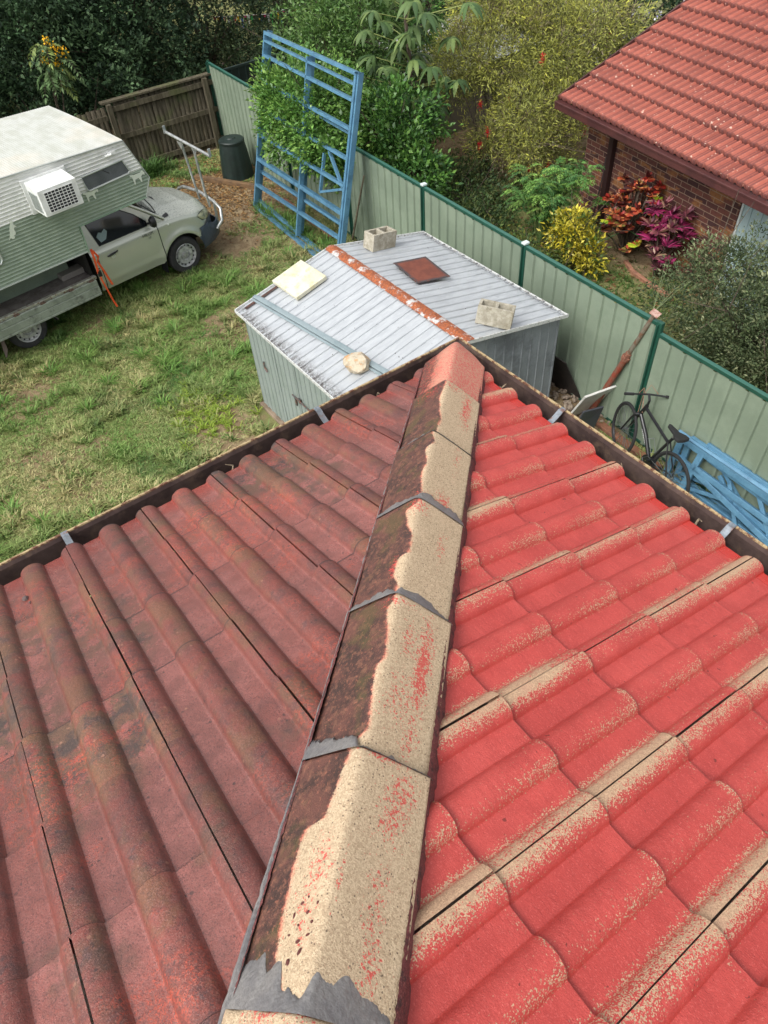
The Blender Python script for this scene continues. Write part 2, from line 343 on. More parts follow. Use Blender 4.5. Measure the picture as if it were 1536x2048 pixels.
MBED = simple('bedding_mortar', L(112, 58, 58), .8, 0, L(74, 48, 48), 30, .45, .6, .8, 160, dirt=L(150, 90, 84), dsc=200)
def lerp_b(pts, a):
    if a <= pts[0][0]: return pts[0][1]
    for (a0, b0), (a1, b1) in zip(pts, pts[1:]):
        if a <= a1: q = (a-a0)/(a1-a0); q = q*q*(3-2*q); return b0+(b1-b0)*q
    return pts[-1][1]
def ssm(x, lo, hi):
    t = min(1, max(0, (x-lo)/(hi-lo))); return t*t*(3-2*t)
for k in range(9):
    a0, a1 = NOSE[k], NOSE[k+1]+.05
    if k == 0: a0 = .02
    nb = 60; bs = [-.135+.27*i/nb for i in range(nb+1)]; na = 76
    V = []; F = []; Wc = []; jb = rnd.uniform(-.004, .004); jh = rnd.uniform(-.003, .003)
    for i in range(na+1):
        f = i/na
        for b in bs:
            af = a0+(abs(b)*.72+.01*math.sin(b*60) if k == 0 else .003*mnoise.noise(Vector((b*30, k, 0))))
            a = af+(a1-af)*f
            rise = .014*(1-f)
            h = cap_h(b)+rise+jh+.0015*mnoise.noise(Vector((a*14, b*14, k)))
            if i == 0: h -= .010
            if k == 0: s_ = min(1, max(0, (a-.0)/.16)); h -= .045*(1-s_)**1.6
            bb = b*(1 if f > .05 else 1.0)+jb
            V.append(HP(a, bb, h))
            bd = lerp_b(BND[k], a) if k in BND else (-.135 if k > 6 else .02)
            sd_ = .5+(b-bd)/.014*.5 if k else .62+.9*(b+.04)/.2
            red = 0
            for (ra, rb, sa, sb, am) in RED.get(k, [(a0+.2, .05, .1, .05, .5)]):
                red = max(red, am*math.exp(-((a-ra)/sa)**2-((b-rb)/sb)**2))
            if k == 0: red = max(red*.8, .26+.22*ssm(b, -.06, .02))
            Wc.append((min(1, max(0, sd_)), min(1, red), 1. if k == 0 else 0., 1))
    n = nb+1
    for i in range(na):
        for j in range(nb): F.append((i*n+j, i*n+n+j, i*n+n+j+1, i*n+j+1))
    # end and side faces give the cap its thickness
    base = len(V)
    for j, b in enumerate(bs):
        v = V[j]; V.append((v[0], v[1], v[2]-.022)); Wc.append(Wc[j])
    for j in range(nb): F.append((base+j, j, j+1, base+j+1))
    for side in (0, nb):
        s0 = len(V)
        for i in range(na+1):
            v = V[i*n+side]; V.append((v[0]*1, v[1], v[2]-.016)); Wc.append((0.35, .35, 0, 1))
        for i in range(na):
            q = (i*n+side, s0+i, s0+i+1, i*n+n+side); F.append(q if side == 0 else q[::-1])
    o = npmesh('ridge_cap', V, F, MC, house, {'wc': Wc}, smooth=True)
    try: o.data.set_sharp_from_angle(angle=R(50))
    except Exception: pass
    if k < 7: tag(o, ['red speckled end cap at the roof corner', 'sandy ridge cap with a swirled spray mark', 'half dark, half sandy ridge cap third from the corner', 'ridge cap with a rounded sandy patch', 'ridge cap with a red streak on its sandy side', 'large sandy ridge cap with small dark pock marks', 'sandy ridge cap nearest the camera'][k])
    # flexible grey pointing smeared against the nose
    if 1 < k < 7:
        B = MB(); prof = {2: [(-.135, .02), (-.06, .03), (0, .016), (.02, .004), (.06, .003), (.135, .012)], 3: [(-.135, .035), (-.09, .05), (-.02, .035), (.02, .06), (.06, .045), (.1, .06), (.135, .02)],
          4: [(-.135, .028), (-.05, .04), (0, .03), (.05, .05), (.135, .012)], 5: [(-.135, .06), (-.1, .05), (-.06, .04), (-.02, .035), (.0, .006), (.045, .004), (.06, .012), (.075, .003), (.135, .003)], 6: [(-.135, .075), (-.10, .085), (-.07, .08), (-.035, .035), (-.01, .03), (.02, .075), (.045, .085), (.09, .055), (.135, .02)]}[k]
        nb2 = 110; vs = []; fs = []
        for j in range(nb2+1):
            b = -.141+.282*j/nb2; wdt = max(.002, lerp_b(prof, b)*(1+.35*mnoise.noise(Vector((b*45, k*3, 0))))+.010*mnoise.noise(Vector((b*80, k*3, 0)))+.006*mnoise.noise(Vector((b*260, k*3, 1)))-.003)
            bc = max(-.135, min(.135, b)); hb = cap_h(bc)-(abs(b)-.135 if abs(b) > .135 else 0)*2.5
            for q in range(7):
                t_ = q/6; a = a0+.004-(wdt+.004)*t_; hh = hb+jh+.013*(1-t_)**.6*.9-.0 + .0045*(1-t_**2.2)*.8+ (0.0006 if q < 6 else -.004)
                vs.append(HP(a, b*1.004, hh))
        for j in range(nb2):
            for q in range(6): fs.append((j*7+q, j*7+7+q, j*7+8+q, j*7+q+1))
        B.add(vs, fs); B.build('pointing', MPT, o, smooth=True)
# pock marks in the big cap
B = MB()
for (a, b) in [(2.50, -.045), (2.515, -.03), (2.535, -.042), (2.55, -.02), (2.53, -.018), (2.56, -.036), (2.575, -.028), (2.52, -.055), (2.55, -.056), (2.49, -.035), (2.59, -.045), (2.50, -.015)]:
    q = HP(a, b, cap_h(b)+.0065); nrm = Vector((-.45, .45, .75)).normalized(); M_ = nrm.to_track_quat('Z', 'Y').to_matrix()
    rr_ = rnd.uniform(.5, 1.1); B.lathe([(.0001, .0012), (.0022*rr_, .001), (.0038*rr_, -.0015)], q, n=6, M=M_ @ Matrix.Rotation(rnd.random()*3, 3, 'Z') @ Matrix.Diagonal((1, rnd.uniform(.8, 2.4), 1)))
bc_ = [o for o in house.children if o.get('label', '').startswith('large sandy')][0]
B.build('pock_mark', simple('pock_dark', L(92, 48, 44), .8), bc_)
# bedding mortar below the cap edges
for sg in (-1, 1):
    V = []; F = []; na = 420; nh = 6
    for i in range(na+1):
        a = .16+3.7*i/na
        for j in range(nh+1):
            f = j/nh; kk = mnoise.noise(Vector((a*26, f*2, sg*5))); k2 = mnoise.noise(Vector((a*90, f*6, sg*9)))
            b = sg*(.131+.006*(f > .1)+.012*f+.006*kk*f+.003*k2)
            V.append(HP(a, b, .032-.075*f))
        
    for i in range(na):
        for j in range(nh):
            q = (i*7+j, i*7+7+j, i*7+8+j, i*7+j+1); F.append(q if sg < 0 else q[::-1])
    o = npmesh('bedding', V, F, MBED if sg > 0 else MBED, house, None, smooth=True)
# thin grey bead along the left edge of the near caps, and smear on the right edge
B = MB(); pts = [HP(a, -.139+.003*mnoise.noise(Vector((a*30, 1, 1))), .012+.008*ssm(a, 2.2, 2.6)) for a in np.linspace(.5, 3.0, 160)]
B.tube(pts, [.0035+.004*ssm(a, 2.0, 2.7)+.002*mnoise.noise(Vector((a*40, 0, 7))) for a in np.linspace(.5, 3.0, 160)], 6); B.build('mortar_bead', MPT, house, smooth=True)
B = MB(); vs = []; fs = []
for i in range(41):
    a = 1.72+.36*i/40
    for j in range(5):
        w = .030*(1-.6*(i/40)**2)*(1+.3*mnoise.noise(Vector((a*60, 0, 3)))); f = j/4
        vs.append(HP(a, .1415+.014*f, .026-w*f))
for i in range(40):
    for j in range(4): fs.append((i*5+j, i*5+j+1, i*5+6+j, i*5+5+j))
B.add(vs, fs)
# gutters: box profile swept along each eave, mitred at the corner
MG = simple('gutter_brown', L(84, 70, 66), .34, 0, L(66, 54, 52), 5, .4, .6, .15, 40, dirt=L(96, 80, 70), dsc=14, spec=.5)
MLIP = NT('gutter_lip'); MLIP = MLIP.done(MLIP.mix(MLIP.step(MLIP.noise(40, 6, .7), .46, .58), L(170, 150, 112), L(100, 66, 50)), .5)
MDEB = simple('gutter_muck', L(40, 30, 28), .9, 0, L(58, 44, 38), 20, .4, .6, .6, 50)
def sweep(prof, side, mat, name, parent, ln=4.2):     # prof (out, z); out measured beyond the eave line
    V = []; F = []; n = len(prof)
    for e in (0, 1):
        for (q, z) in prof:
            s_ = q if e == 0 else -ln
            V.append((s_, q, z) if side == 'L' else (q, s_, z))
    for i in range(n-1): F.append((i, i+1, n+i+1, n+i))
    B = MB(); B.add(V, F); return B.build(name, mat, parent, recalc=False)
LIPZ = .03
for side in 'LR':
    g = sweep([(-.045, -.005), (-.045, -.10), (.078, -.10), (.082, LIPZ-.02), (.088, LIPZ-.004), (.096, LIPZ-.004), (.096, LIPZ-.012), (.090, LIPZ-.03), (.0865, -.104), (-.05, -.104)], side, MG, 'gutter', house)
    lip = sweep([(.087, LIPZ-.010), (.089, LIPZ+.0015), (.097, LIPZ+.002), (.0985, LIPZ-.012)], side, MLIP, 'gutter_lip', g)
    sweep([(-.044, -.075), (.0, -.082), (.077, -.078)], side, MDEB, 'gutter_silt', g)
    MBK = simple('galvanised_strap', L(128, 136, 144), .5, .3, L(100, 106, 112), 20, dirt=L(120, 80, 60), dsc=30) if side == 'L' else MBK
    for s_ in ([.72, 1.86, 3.0] if side == 'L' else [.60, 1.43, 2.6]):
        B = MB()
        pr = [(-.03, -.012), (-.005, .006), (.02, .005), (.045, .018), (.07, LIPZ+.006), (.092, LIPZ+.008)]
        for (q0, z0), (q1, z1) in zip(pr, pr[1:]):
            f = lambda q, z, s2: ((-s2, q, z) if side == 'L' else (q, -s2, z))
            v = [f(q0, z0, s_-.013), f(q0, z0, s_+.013), f(q1, z1, s_+.013), f(q1, z1, s_-.013)]
            B.add(v+[(x, y, z-.002) for x, y, z in v], [(0, 1, 2, 3), (7, 6, 5, 4), (0, 3, 7, 4), (1, 5, 6, 2)])
        B.build('gutter_strap', MBK, g)
# bits of old sealant and a leaf caught in the gutter
for (x, y) in [(-.42, .045), (.045, -.27), (.05, -.95), (.05, -1.33), (-1.18, .045)]:
    B = MB(); B.tube([(x+rnd.uniform(-.02, .02), y+rnd.uniform(-.02, .02), -.07+.018*q) for q in range(5)], [.004, .007, .005, .004, .002], 5)
    B.build('sealant_scrap', bpy.data.materials.get('sealant') or simple('sealant', L(150, 134, 112), .8, 0, L(100, 84, 68), 60), house)
MWALL = simple('house_wall', L(196, 190, 178), .8, 0, L(176, 168, 156), 3, bump=.2)
B = MB(); B.box((-2.6, -.36, (ZG-.12)/2-.07), (4.4, .12, -ZG-.16)); B.box((-.36, -2.76, (ZG-.12)/2-.07), (.12, 4.68, -ZG-.16)); B.box((-4.85, -2.55, (ZG-.12)/2-.07), (.12, 4.5, -ZG-.16)); B.box((-2.6, -5.0, (ZG-.12)/2-.07), (4.6, .12, -ZG-.16)); B.build('wall', MWALL, house)
B = MB(); B.box((-2.5, -.06, -.09), (4.8, .022, .16)); B.box((-.06, -2.5, -.09), (.022, 4.8, .16)); B.build('fascia', MG, house)
B = MB(); B.add([(-4.9, -.07, -.18), (-.07, -.07, -.18), (-.07, -5, -.18), (-4.9, -5, -.18)], [(0, 1, 2, 3)]); B.build('soffit', MWALL, house, recalc=False)
# far halves of the roof, behind the camera, close the volume
B = MB(); zt = 3.65*TP-.03; B.add([(-3.65, -3.65, zt), (-3.65, -7.2, zt), (-7.3, -7.2, 0), (-7.3, -.0, 0), (-3.7, -.0, -.03), (-.0, -3.7, -.03), (0, -7.2, -.03)], [(0, 3, 4), (0, 1, 2, 3), (0, 5, 6, 1)]); B.build('roof_back', simple('far_tiles', L(150, 70, 66), .6, 0, L(120, 60, 58), 4), house, recalc=False)
# small pebbles and twig scraps on the dark slope
for (x, y, s) in [(-2.07, -.16, .012), (-2.06, -.2, .006), (-1.72, -.46, .006), (-1.86, -.7, .009), (-2.0, -.83, .007), (-2.02, -1.2, .006)]:
    B = MB(); B.lathe([(.001, -.6), (.8, -.4), (1, .1), (.5, .6), (.001, .7)], (x, y, -y*TP+.012), n=6, M=Matrix.Scale(s, 3)@Matrix.Rotation(rnd.random()*3, 3, 'X'))
    B.build('roof_grit', bpy.data.materials.get('grit') or simple('grit', L(96, 82, 80), .9), house)
# ================================================================== ground
def mat_ground():
    t = NT('yard_soil'); n1 = t.noise(.55, 5, .6); n2 = t.noise(3.5, 6, .7); n3 = t.noise(22, 5, .75); n4 = t.noise(90, 3, .7)
    c = t.mix(t.step(n2, .4, .62), L(134, 114, 88), L(156, 138, 108)); c = t.mix(t.mth('MULTIPLY', t.step(n3, .5, .66), .7), c, L(110, 90, 68))
    gr = t.attr('gr').outputs['Fac']
    e = t.mth('ADD', gr, t.mth('MULTIPLY', t.mth('SUBTRACT', n2, .5), 1.5)); e = t.mth('ADD', e, t.mth('MULTIPLY', t.mth('SUBTRACT', n3, .5), 1.1))
    gcol = t.mix(t.step(n3, .4, .6), L(96, 112, 60), L(126, 132, 80)); gcol = t.mix(t.mth('MULTIPLY', t.step(n2, .5, .6), .5), gcol, L(140, 138, 90))
    c = t.mix(t.mth('MULTIPLY', t.step(e, .3, .7), .8), c, gcol)
    fl = t.step(n4, .62, .68); c = t.mix(t.mth('MULTIPLY', fl, .5), c, L(160, 130, 90)); c = t.mix(t.mth('MULTIPLY', t.step(n4, .4, .34), .5), c, L(48, 40, 30))
    t.bump(t.mth('MULTIPLY_ADD', n3, 1., n4), .7, .03)
    return t.done(c, .95, 0, .2)
def grassiness(x, y):
    v = .76+1.2*fbm(x, y, .9, 4, 3)
    # worn ground by the back fence, the ute's nose, the blue frames; leafy dirt beyond the side fence
    def blob(cx, cy, sx, sy, am): return am*math.exp(-((x-cx)/sx)**2-((y-cy)/sy)**2)
    v -= blob(4.0, 12.4, 1.7, 1.6, 1.2)+blob(3.3, 10.6, .9, .8, .55)+blob(4.2, 9.6, .7, 1.0, .35)+blob(1.6, 8.2, .9, .35, .45)+blob(.4, 5.9, .45, .3, .5)+blob(-.9, 6.6, .4, .3, .5)+blob(-1.6, 4.2, .5, .3, .4)
    v -= blob(-.1, 3.9, .5, .3, .55)+blob(.75, 5.0, .3, .8, .4)+blob(2.3, 7.4, .5, .3, .4)+blob(4.7, 3.4, .5, 1.2, .8)
    if x > 5.5: v = v*.8+.05-blob(11.4, 10.4, 2.2, 1.8, 1.2)-blob(8.6, 4.6, .4, 1.2, .7)
    if y > 15: v -= .5
    return max(0, min(1, v))
xs = list(np.arange(-60, -5, 5))+list(np.arange(-5, 14, .22))+list(np.arange(14, 90, 5)); ys = list(np.arange(-60, -3, 5))+list(np.arange(-3, 17, .22))+list(np.arange(17, 120, 5))
V = [(x, y, ZG+(.02*fbm(x, y, .7, 3, 5) if -5 < x < 14 and -3 < y < 17 else 0)) for x in xs for y in ys]; ny = len(ys)
F = [(i*ny+j, i*ny+ny+j, i*ny+ny+j+1, i*ny+j+1) for i in range(len(xs)-1) for j in range(ny-1)]
ground = tag(npmesh('ground', V, F, mat_ground(), None, {'gr': [grassiness(v[0], v[1]) if -6 < v[0] < 15 and -4 < v[1] < 18 else .75 for v in V]}, smooth=True), kind='structure')
# ================================================================== grass
def mat_leaf(name, rough=.55, tr=.25, spec=.35):
    t = NT(name); c = t.attr('lc').outputs['Color']; b = t.b
    t.done(c, rough, 0, spec)
    if tr:
        ti = t.n('ShaderNodeBsdfTranslucent'); hs2 = t.n('ShaderNodeHueSaturation'); hs2.inputs['Value'].default_value = 1.3; t.put(hs2.inputs['Color'], c); t.put(ti.inputs[0], hs2.outputs[0])
        mx = t.n('ShaderNodeMixShader'); mx.inputs[0].default_value = tr; t.put(mx.inputs[1], b.outputs[0]); t.put(mx.inputs[2], ti.outputs[0])
        t.t.links.new(mx.outputs[0], t.t.nodes['Material Output'].inputs[0])
    return t.m
MGR = mat_leaf('grass_blades', .6, .3)
def blades(name, tufts, parent=None):    # tufts: (x,y,z, n, height, spread, colA, colB)
    V = []; F = []; K = []
    for (x, y, z, n, h, sp, ca, cb) in tufts:
        for i in range(n):
            a = RN.rand()*6.283; rr = sp*.35*RN.rand()**.6; bx, by = x+rr*math.cos(a), y+rr*math.sin(a)
            a2 = a+RN.randn()*.6; hh = h*(.55+.6*RN.rand()); le = sp*(.4+.9*RN.rand()); w = .0045+.004*RN.rand()+.012*max(0, h-.08); dx, dy = math.cos(a2), math.sin(a2)
            f = RN.rand(); c = [ca[k]*(1-f)+cb[k]*f for k in range(3)]; sh = .75+.5*RN.rand()
            o = len(V)
            for (t, wi) in ((0, 1), (.5, .9), (1, .12)):
                px, py, pz = bx+dx*le*t**1.6, by+dy*le*t**1.6, z+hh*(t-.32*t**3)
                V.append((px-dy*w*wi, py+dx*w*wi, pz)); V.append((px+dy*w*wi, py-dx*w*wi, pz))
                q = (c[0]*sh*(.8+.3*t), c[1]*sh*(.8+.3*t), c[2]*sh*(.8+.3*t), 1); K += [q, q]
            F += [(o, o+1, o+3, o+2), (o+2, o+3, o+5, o+4)]
    return npmesh(name, V, F, MGR, parent, {'lc': K})
GA, GB, GC_, GD = L(96, 132, 62), L(134, 156, 88), L(184, 174, 126), L(74, 108, 54)
tu = []
def inshed(x, y): return 1.05 < x < 4.5 and 2.95 < y < 5.75
for i in range(95000):
    x = RN.uniform(-4.5, 5.1); y = RN.uniform(.4, 14.9)
    if y < 1.5 and x < -3.2: continue
    if inshed(x, y): continue
    if x > 5.0+.0485*(y-6.72)-.08: continue
    g = grassiness(x, y)
    if RN.rand() > g*1.4: continue
    nn = fbm(x, y, 1.6, 3, 21); dry = max(0, .31+1.3*fbm(x, y, .8, 3, 33)-.2*nn)+(.12 if y < 6 else 0)
    if y > 9.3 and x < 4: dry *= .5
    big = fbm(x, y, 2.2, 2, 47) > .12 and RN.rand() < .5
    f = min(1, dry*RN.rand()*2.)
    if fbm(x, y, 1.3, 2, 66) > .15: ca, cb = GD, GA
    else: ca, cb = GA, GB
    ca = tuple(ca[k]*(1-f)+GC_[k]*f for k in range(3)); cb = tuple(cb[k]*(1-f)+GC_[k]*f for k in range(3))
    h = (.10+.07*RN.rand() if big else .030+.028*RN.rand()); tu.append((x, y, ZG-.005+.02*fbm(x, y, .7, 3, 5), 9 if big else 5, h, .11 if big else .06, ca, cb))
for i in range(230):   # coarse weedy clumps
    x = RN.uniform(-4.0, 4.9); y = RN.uniform(1.5, 11.5)
    if inshed(x, y) or grassiness(x, y) < .42 or x > 4.9 or (x > .6 and y < 6.2): continue
    k = RN.rand(); tu.append((x, y, ZG, 40, .13+.09*k, .16+.08*RN.rand(), L(88, 134, 58), L(132, 160, 84)))
for i in range(90):    # yellow green weeds by the shed
    x = RN.normal(.55, .25); y = RN.normal(6.2, .35); tu.append((x, y, ZG, 12, .10, .10, L(132, 156, 52), L(150, 170, 70)))
tag(blades('lawn_grass', tu), 'patchy unmown lawn with green clumps and dry straw patches', 'grass', None, 'stuff')
tu = []
for i in range(22000):
    x = RN.uniform(5.2, 12.5); y = RN.uniform(1, 15)
    if x < 5.0+.0485*(y-6.72)+.1: continue
    g = grassiness(x, y)
    if RN.rand() > g*1.1: continue
    tu.append((x, y, ZG-.003, 6, .04+.03*RN.rand(), .06, L(68, 98, 46), L(98, 124, 60)))  # darker pair of greens than the yard lawn
tag(blades('lawn_grass', tu), 'darker green lawn on the neighbouring side of the green fence', 'grass', None, 'stuff')
# leaf litter near the back fence
def litter(n, fx, cols, sz=(.02, .045), z=ZG):
    V = []; F = []; K = []
    for i in range(n):
        x, y = fx(); a = RN.rand()*6.28; s = RN.uniform(*sz); c = cols[RN.randint(len(cols))]; sh = .7+.6*RN.rand(); o = len(V); zz = z+.012+RN.rand()*.012; tl = RN.randn()*.3
        for (u_, v_) in ((-1, 0), (0, -.45), (1, 0), (0, .45)):
            V.append((x+s*(u_*math.cos(a)-v_*math.sin(a)), y+s*(u_*math.sin(a)+v_*math.cos(a)), zz+tl*s*u_*.5)); K.append((c[0]*sh, c[1]*sh, c[2]*sh, 1))
        F.append((o, o+1, o+2, o+3))
    return V, F, K
V, F, K = litter(5200, lambda: (RN.normal(4.0, .95), RN.normal(12.9, 1.0)), [L(150, 112, 70), L(120, 88, 58), L(172, 140, 92), L(92, 74, 50)])
V2, F2, K2 = litter(2600, lambda: (RN.uniform(5.6, 12.5), RN.uniform(2.2, 12)), [L(130, 96, 66), L(110, 84, 60), L(150, 120, 84)], (.02, .06))
V += V2; F2 = [tuple(q+len(V)-len(V2) for q in f) for f in F2]; F += F2; K += K2
keep = [i for i, f in enumerate(F) if V[f[0]][1] < 14.9 or V[f[0]][0] > 5.6]
tag(npmesh('leaf_litter', V, [F[i] for i in keep], MGR, None, {'lc': K}), 'dry brown leaf litter scattered on bare soil by the fences', 'litter', None, 'stuff')
# ================================================================== side fence (ribbed steel sheet)
FA = -.0485; fd = Vector((math.sin(FA), -math.cos(FA), 0)); fn = Vector((math.cos(FA), math.sin(FA), 0)); F0 = Vector((5.0086, 6.7196, 0))
def FP(s, z, o=0): q = F0+fd*s+fn*o; return (q.x, q.y, ZG+z)
MFI = simple('sage_sheet', L(132, 145, 127), .45, 0, L(121, 134, 117), 1.2, .4, .6, dirt=L(124, 138, 120), dsc=2.2, spec=.4, fine=.05)
MFG = simple('dark_green_steel', L(32, 76, 62), .42, 0, L(27, 66, 54), 3, spec=.5, fine=.05)
MFC = simple('rail_cap', L(50, 96, 84), .4, 0, fine=.05)
fence = thing('steel_fence', 'sage green ribbed steel fence with dark green posts between the two yards', 'fence', (F0.x, F0.y, ZG))
def kid(o, par): o.parent = par; o.matrix_parent_inverse = Matrix.Translation(par.location).inverted() if par.rotation_euler.z == 0 else (Matrix.Translation(par.location) @ Matrix.Rotation(par.rotation_euler.z, 4, 'Z')).inverted(); return o
def sheet(s0, s1, zb, zt_, flip=1, pitch=.213, dep=.028):
    B = MB(); vs = []; s = s0; pr = []
    while s < s1:
        for (a, o) in ((0, 0), (pitch-.062, 0), (pitch-.050, dep), (pitch-.016, dep), (pitch-.003, 0)):
            if s+a < s1: pr.append((s+a, o))
        s += pitch
    pr.append((s1, 0)); n = len(pr)
    for z in (zb, zt_):
        for (a, o) in pr: vs.append(FP(a, z, -.012+o*flip))
    B.add(vs, [(i, i+1, n+i+1, n+i) for i in range(n-1)]); return B
for k in range(-3, 6):
    s0 = 2.38*k; zt_ = 1.74 if k < 3-1 else 1.62; zb = .04
    if k == -3: s0 = -8.30
    kid(sheet(s0+.03, 2.38*(k+1)-.03, zb, zt_-.02, -1).build('fence_sheet', MFI, recalc=False), fence)
    for (zz_, w_) in ((zt_, .045), (.03, .04)):
        B = MB(); B.beam(FP(s0+.03, zz_, 0), FP(2.38*(k+1)-.03, zz_, 0), w_, .045); kid(B.build('rail', MFG, bevel=.006), fence)
    B = MB(); B.beam(FP(s0+.03, zt_+.026, 0), FP(2.38*(k+1)-.03, zt_+.026, 0), .052, .008); kid(B.build('rail_cap', MFC, bevel=.003), fence)
for k in range(-3, 7):
    s0 = 2.38*k if k > -3 else -8.32
    B = MB(); B.beam(FP(s0, 0), FP(s0, 1.78 if k < 4 else 1.66), .055, .08, up=fd); B.beam(FP(s0, 0, -.044), FP(s0, 1.76 if k < 4 else 1.64, -.044), .04, .012, up=fd); kid(B.build('fence_post', MFG, bevel=.004), fence)
    if k > 1 or k < 0: continue
    B = MB(); B.box(FP(s0, 1.795 if k < 4 else 1.675), (.09, .075, .03), FA); kid(B.build('post_cap', simple('cap_pale', L(196, 206, 204), .4) if k == 0 else bpy.data.materials['cap_pale'], bevel=.006), fence)
# ================================================================== timber paling fence at the back
MPL = NT('weathered_paling'); zz = MPL.map((9, 9, 1.1)); q = MPL.noise(2.2, 6, .7, vec=zz); gcol = MPL.attr('lc').outputs['Color']
MPL.bump(MPL.noise(30, 4, .7, vec=zz), .5, .01)
cc = MPL.mix(MPL.step(q, .36, .64), L(100, 94, 80), L(70, 64, 52)); cc = MPL.mix(MPL.mth('MULTIPLY', MPL.step(MPL.noise(1.3, 4, .6), .5, .62), .55), cc, L(84, 92, 56)); cc = MPL.mix(.75, cc, gcol, 'MULTIPLY'); MPL = MPL.done(cc, .85, 0, .2)
tf = thing('timber_fence', 'weathered grey brown paling fence behind the ute', 'fence', (5.4, 15.02, ZG))
def palings(x0, x1, y0, h, name):
    V = []; F = []; K = []; x = x0
    while x < x1:
        w = .096+.006*rnd.random(); hh = h+rnd.uniform(-.02, .02); dy = rnd.uniform(0, .018); o = len(V); c = .75+.5*rnd.random(); lean = rnd.uniform(-.012, .012)
        for (a, b, z) in ((0, 0, 0), (w, 0, 0), (w+lean, 0, hh), (lean, 0, hh), (0, .018, 0), (w, .018, 0), (w+lean, .018, hh), (lean, .018, hh)):
            V.append((x+a, y0+dy+b, ZG+z+.02)); K.append((c, c*rnd.uniform(.97, 1), c*.96, 1))
        F += [(o, o+1, o+2, o+3), (o+5, o+4, o+7, o+6), (o+3, o+2, o+6, o+7), (o, o+3, o+7, o+4), (o+1, o+5, o+6, o+2)]
        x += w+.004+.006*rnd.random()
    return npmesh(name, V, F, MPL, None, {'lc': K})
def woodbar(a, b, w, h, up=(0, 0, 1)):
    B = MB(); B.beam(a, b, w, h, up); o = B.build('rail', MPL); at = o.data.attributes.new('lc', 'FLOAT_COLOR', 'POINT'); v = .85+.3*rnd.random()
    at.data.foreach_set('color', np.tile([v, v, v*.97, 1], len(o.data.vertices)).astype(np.float32)); return o
kid(palings(2.95, 5.42, 15.05, 1.5, 'paling_panel'), tf); kid(palings(-4.2, 2.9, 15.22, 1.36, 'paling_panel'), tf)
for z in (.18, .82, 1.38): kid(woodbar((2.9, 15.0, ZG+z), (5.42, 15.0, ZG+z), .045, .10), tf)
kid(woodbar((2.8, 15.06, ZG+1.53), (5.45, 15.06, ZG+1.53), .16, .035), tf)
for z in (.2, 1.2): kid(woodbar((-4.2, 15.16, ZG+z), (2.9, 15.16, ZG+z), .045, .09), tf)
for x in (2.93, 5.2, .5, -1.9): p_ = kid(woodbar((x, 14.95, ZG), (x, 14.95, ZG+1.5), .1, .1, up=(0, 1, 0)), tf); p_.name = 'fence_post'
# ================================================================== garden shed
SX0, SX1, SY0, SY1, SH, SR_, SXR = 1.20, 4.34, 2.98, 5.86, 1.56, 1.90, 2.735
shed = thing('garden_shed', 'small corrugated garden shed with pale grey roof beside the green fence', 'shed', (2.75, 4.4, ZG))
MSR = NT('zincalume_roof'); n1 = MSR.noise(1.3, 5, .6); zx = MSR.map((1.2, 9, 9)); st = MSR.noise(2., 5, .7, vec=zx)
cc = MSR.mix(MSR.step(st, .4, .62), L(188, 192, 195), L(176, 180, 184)); cc = MSR.mix(MSR.mth('MULTIPLY', MSR.step(n1, .5, .66), .5), cc, L(176, 180, 183))
sp_ = MSR.sep(MSR.tc)
edgeL = MSR.step(sp_[0], 1.42, 1.2); edgeR = MSR.step(sp_[0], 4.18, 4.34)
cor = MSR.mth('MULTIPLY', MSR.mth('MAXIMUM', edgeL, MSR.mth('MULTIPLY', edgeR, .9)), MSR.step(MSR.noise(1.6, 4, .7, vec=MSR.map((4, 11, 9))), .36, .52))
cc = MSR.mix(MSR.mth('MULTIPLY', cor, MSR.step(MSR.noise(34, 4, .8), .40, .5)), cc, L(104, 100, 98))
dk_ = MSR.mth('MULTIPLY', MSR.step(sp_[0], 2.9, 3.3), MSR.step(MSR.noise(1.5, 5, .7, vec=MSR.map((1.6, 5, 5))), .52, .66)); cc = MSR.mix(MSR.mth('MULTIPLY', dk_, .4), cc, L(138, 142, 146))
cc = MSR.mix(MSR.step(MSR.noise(28, 1), .775, .79), cc, L(70, 60, 56))
MSR.bump(MSR.noise(60, 3), .1, .004); MSR = MSR.done(cc, .42, .25, .5)
MSW = simple('shed_wall_green_grey', L(146, 156, 152), .5, .1, L(137, 147, 143), 1.5, dirt=L(134, 146, 139), dsc=2, spec=.4)
MSE = simple('shed_end_grey', L(132, 138, 143), .5, .1, L(122, 128, 133), 2.5, dirt=L(100, 104, 110), dsc=1.6, spec=.5)
MTR = simple('shed_trim', L(206, 208, 206), .5, .1, dirt=L(120, 110, 100), dsc=30)
def rib_profile(y0, y1, pitch=.142, dep=.017):
    pr = []; y = y0; k = 0
    while y < y1-1e-6:
        for (a, o) in ((0, 0), (pitch-.030, 0), (pitch-.024, dep), (pitch-.006, dep)):
            if y+a < y1: pr.append((y+a, o))
        y += pitch; k += 1
    pr.append((y1, 0)); return pr
pr = rib_profile(SY0, SY1)
for side in (0, 1):
    B = MB(); x0 = SX0-.0 if side == 0 else SX1; vs = []; NX = 10
    for i in range(NX+1):
        f = i/NX; x = x0+(SXR-x0)*f; z = SH+(SR_-SH)*f-.006*math.sin(math.pi*f)
        for (y, o) in pr: vs.append((x, y, ZG+z+o+.0015*mnoise.noise(Vector((x*2, y*2, side)))))
    n = len(pr); B.add(vs, [(i*n+j, i*n+n+j, i*n+n+j+1, i*n+j+1) for i in range(NX) for j in range(n-1)])
    kid(B.build('roof_sheet', MSR, recalc=False, solid=.0), shed)
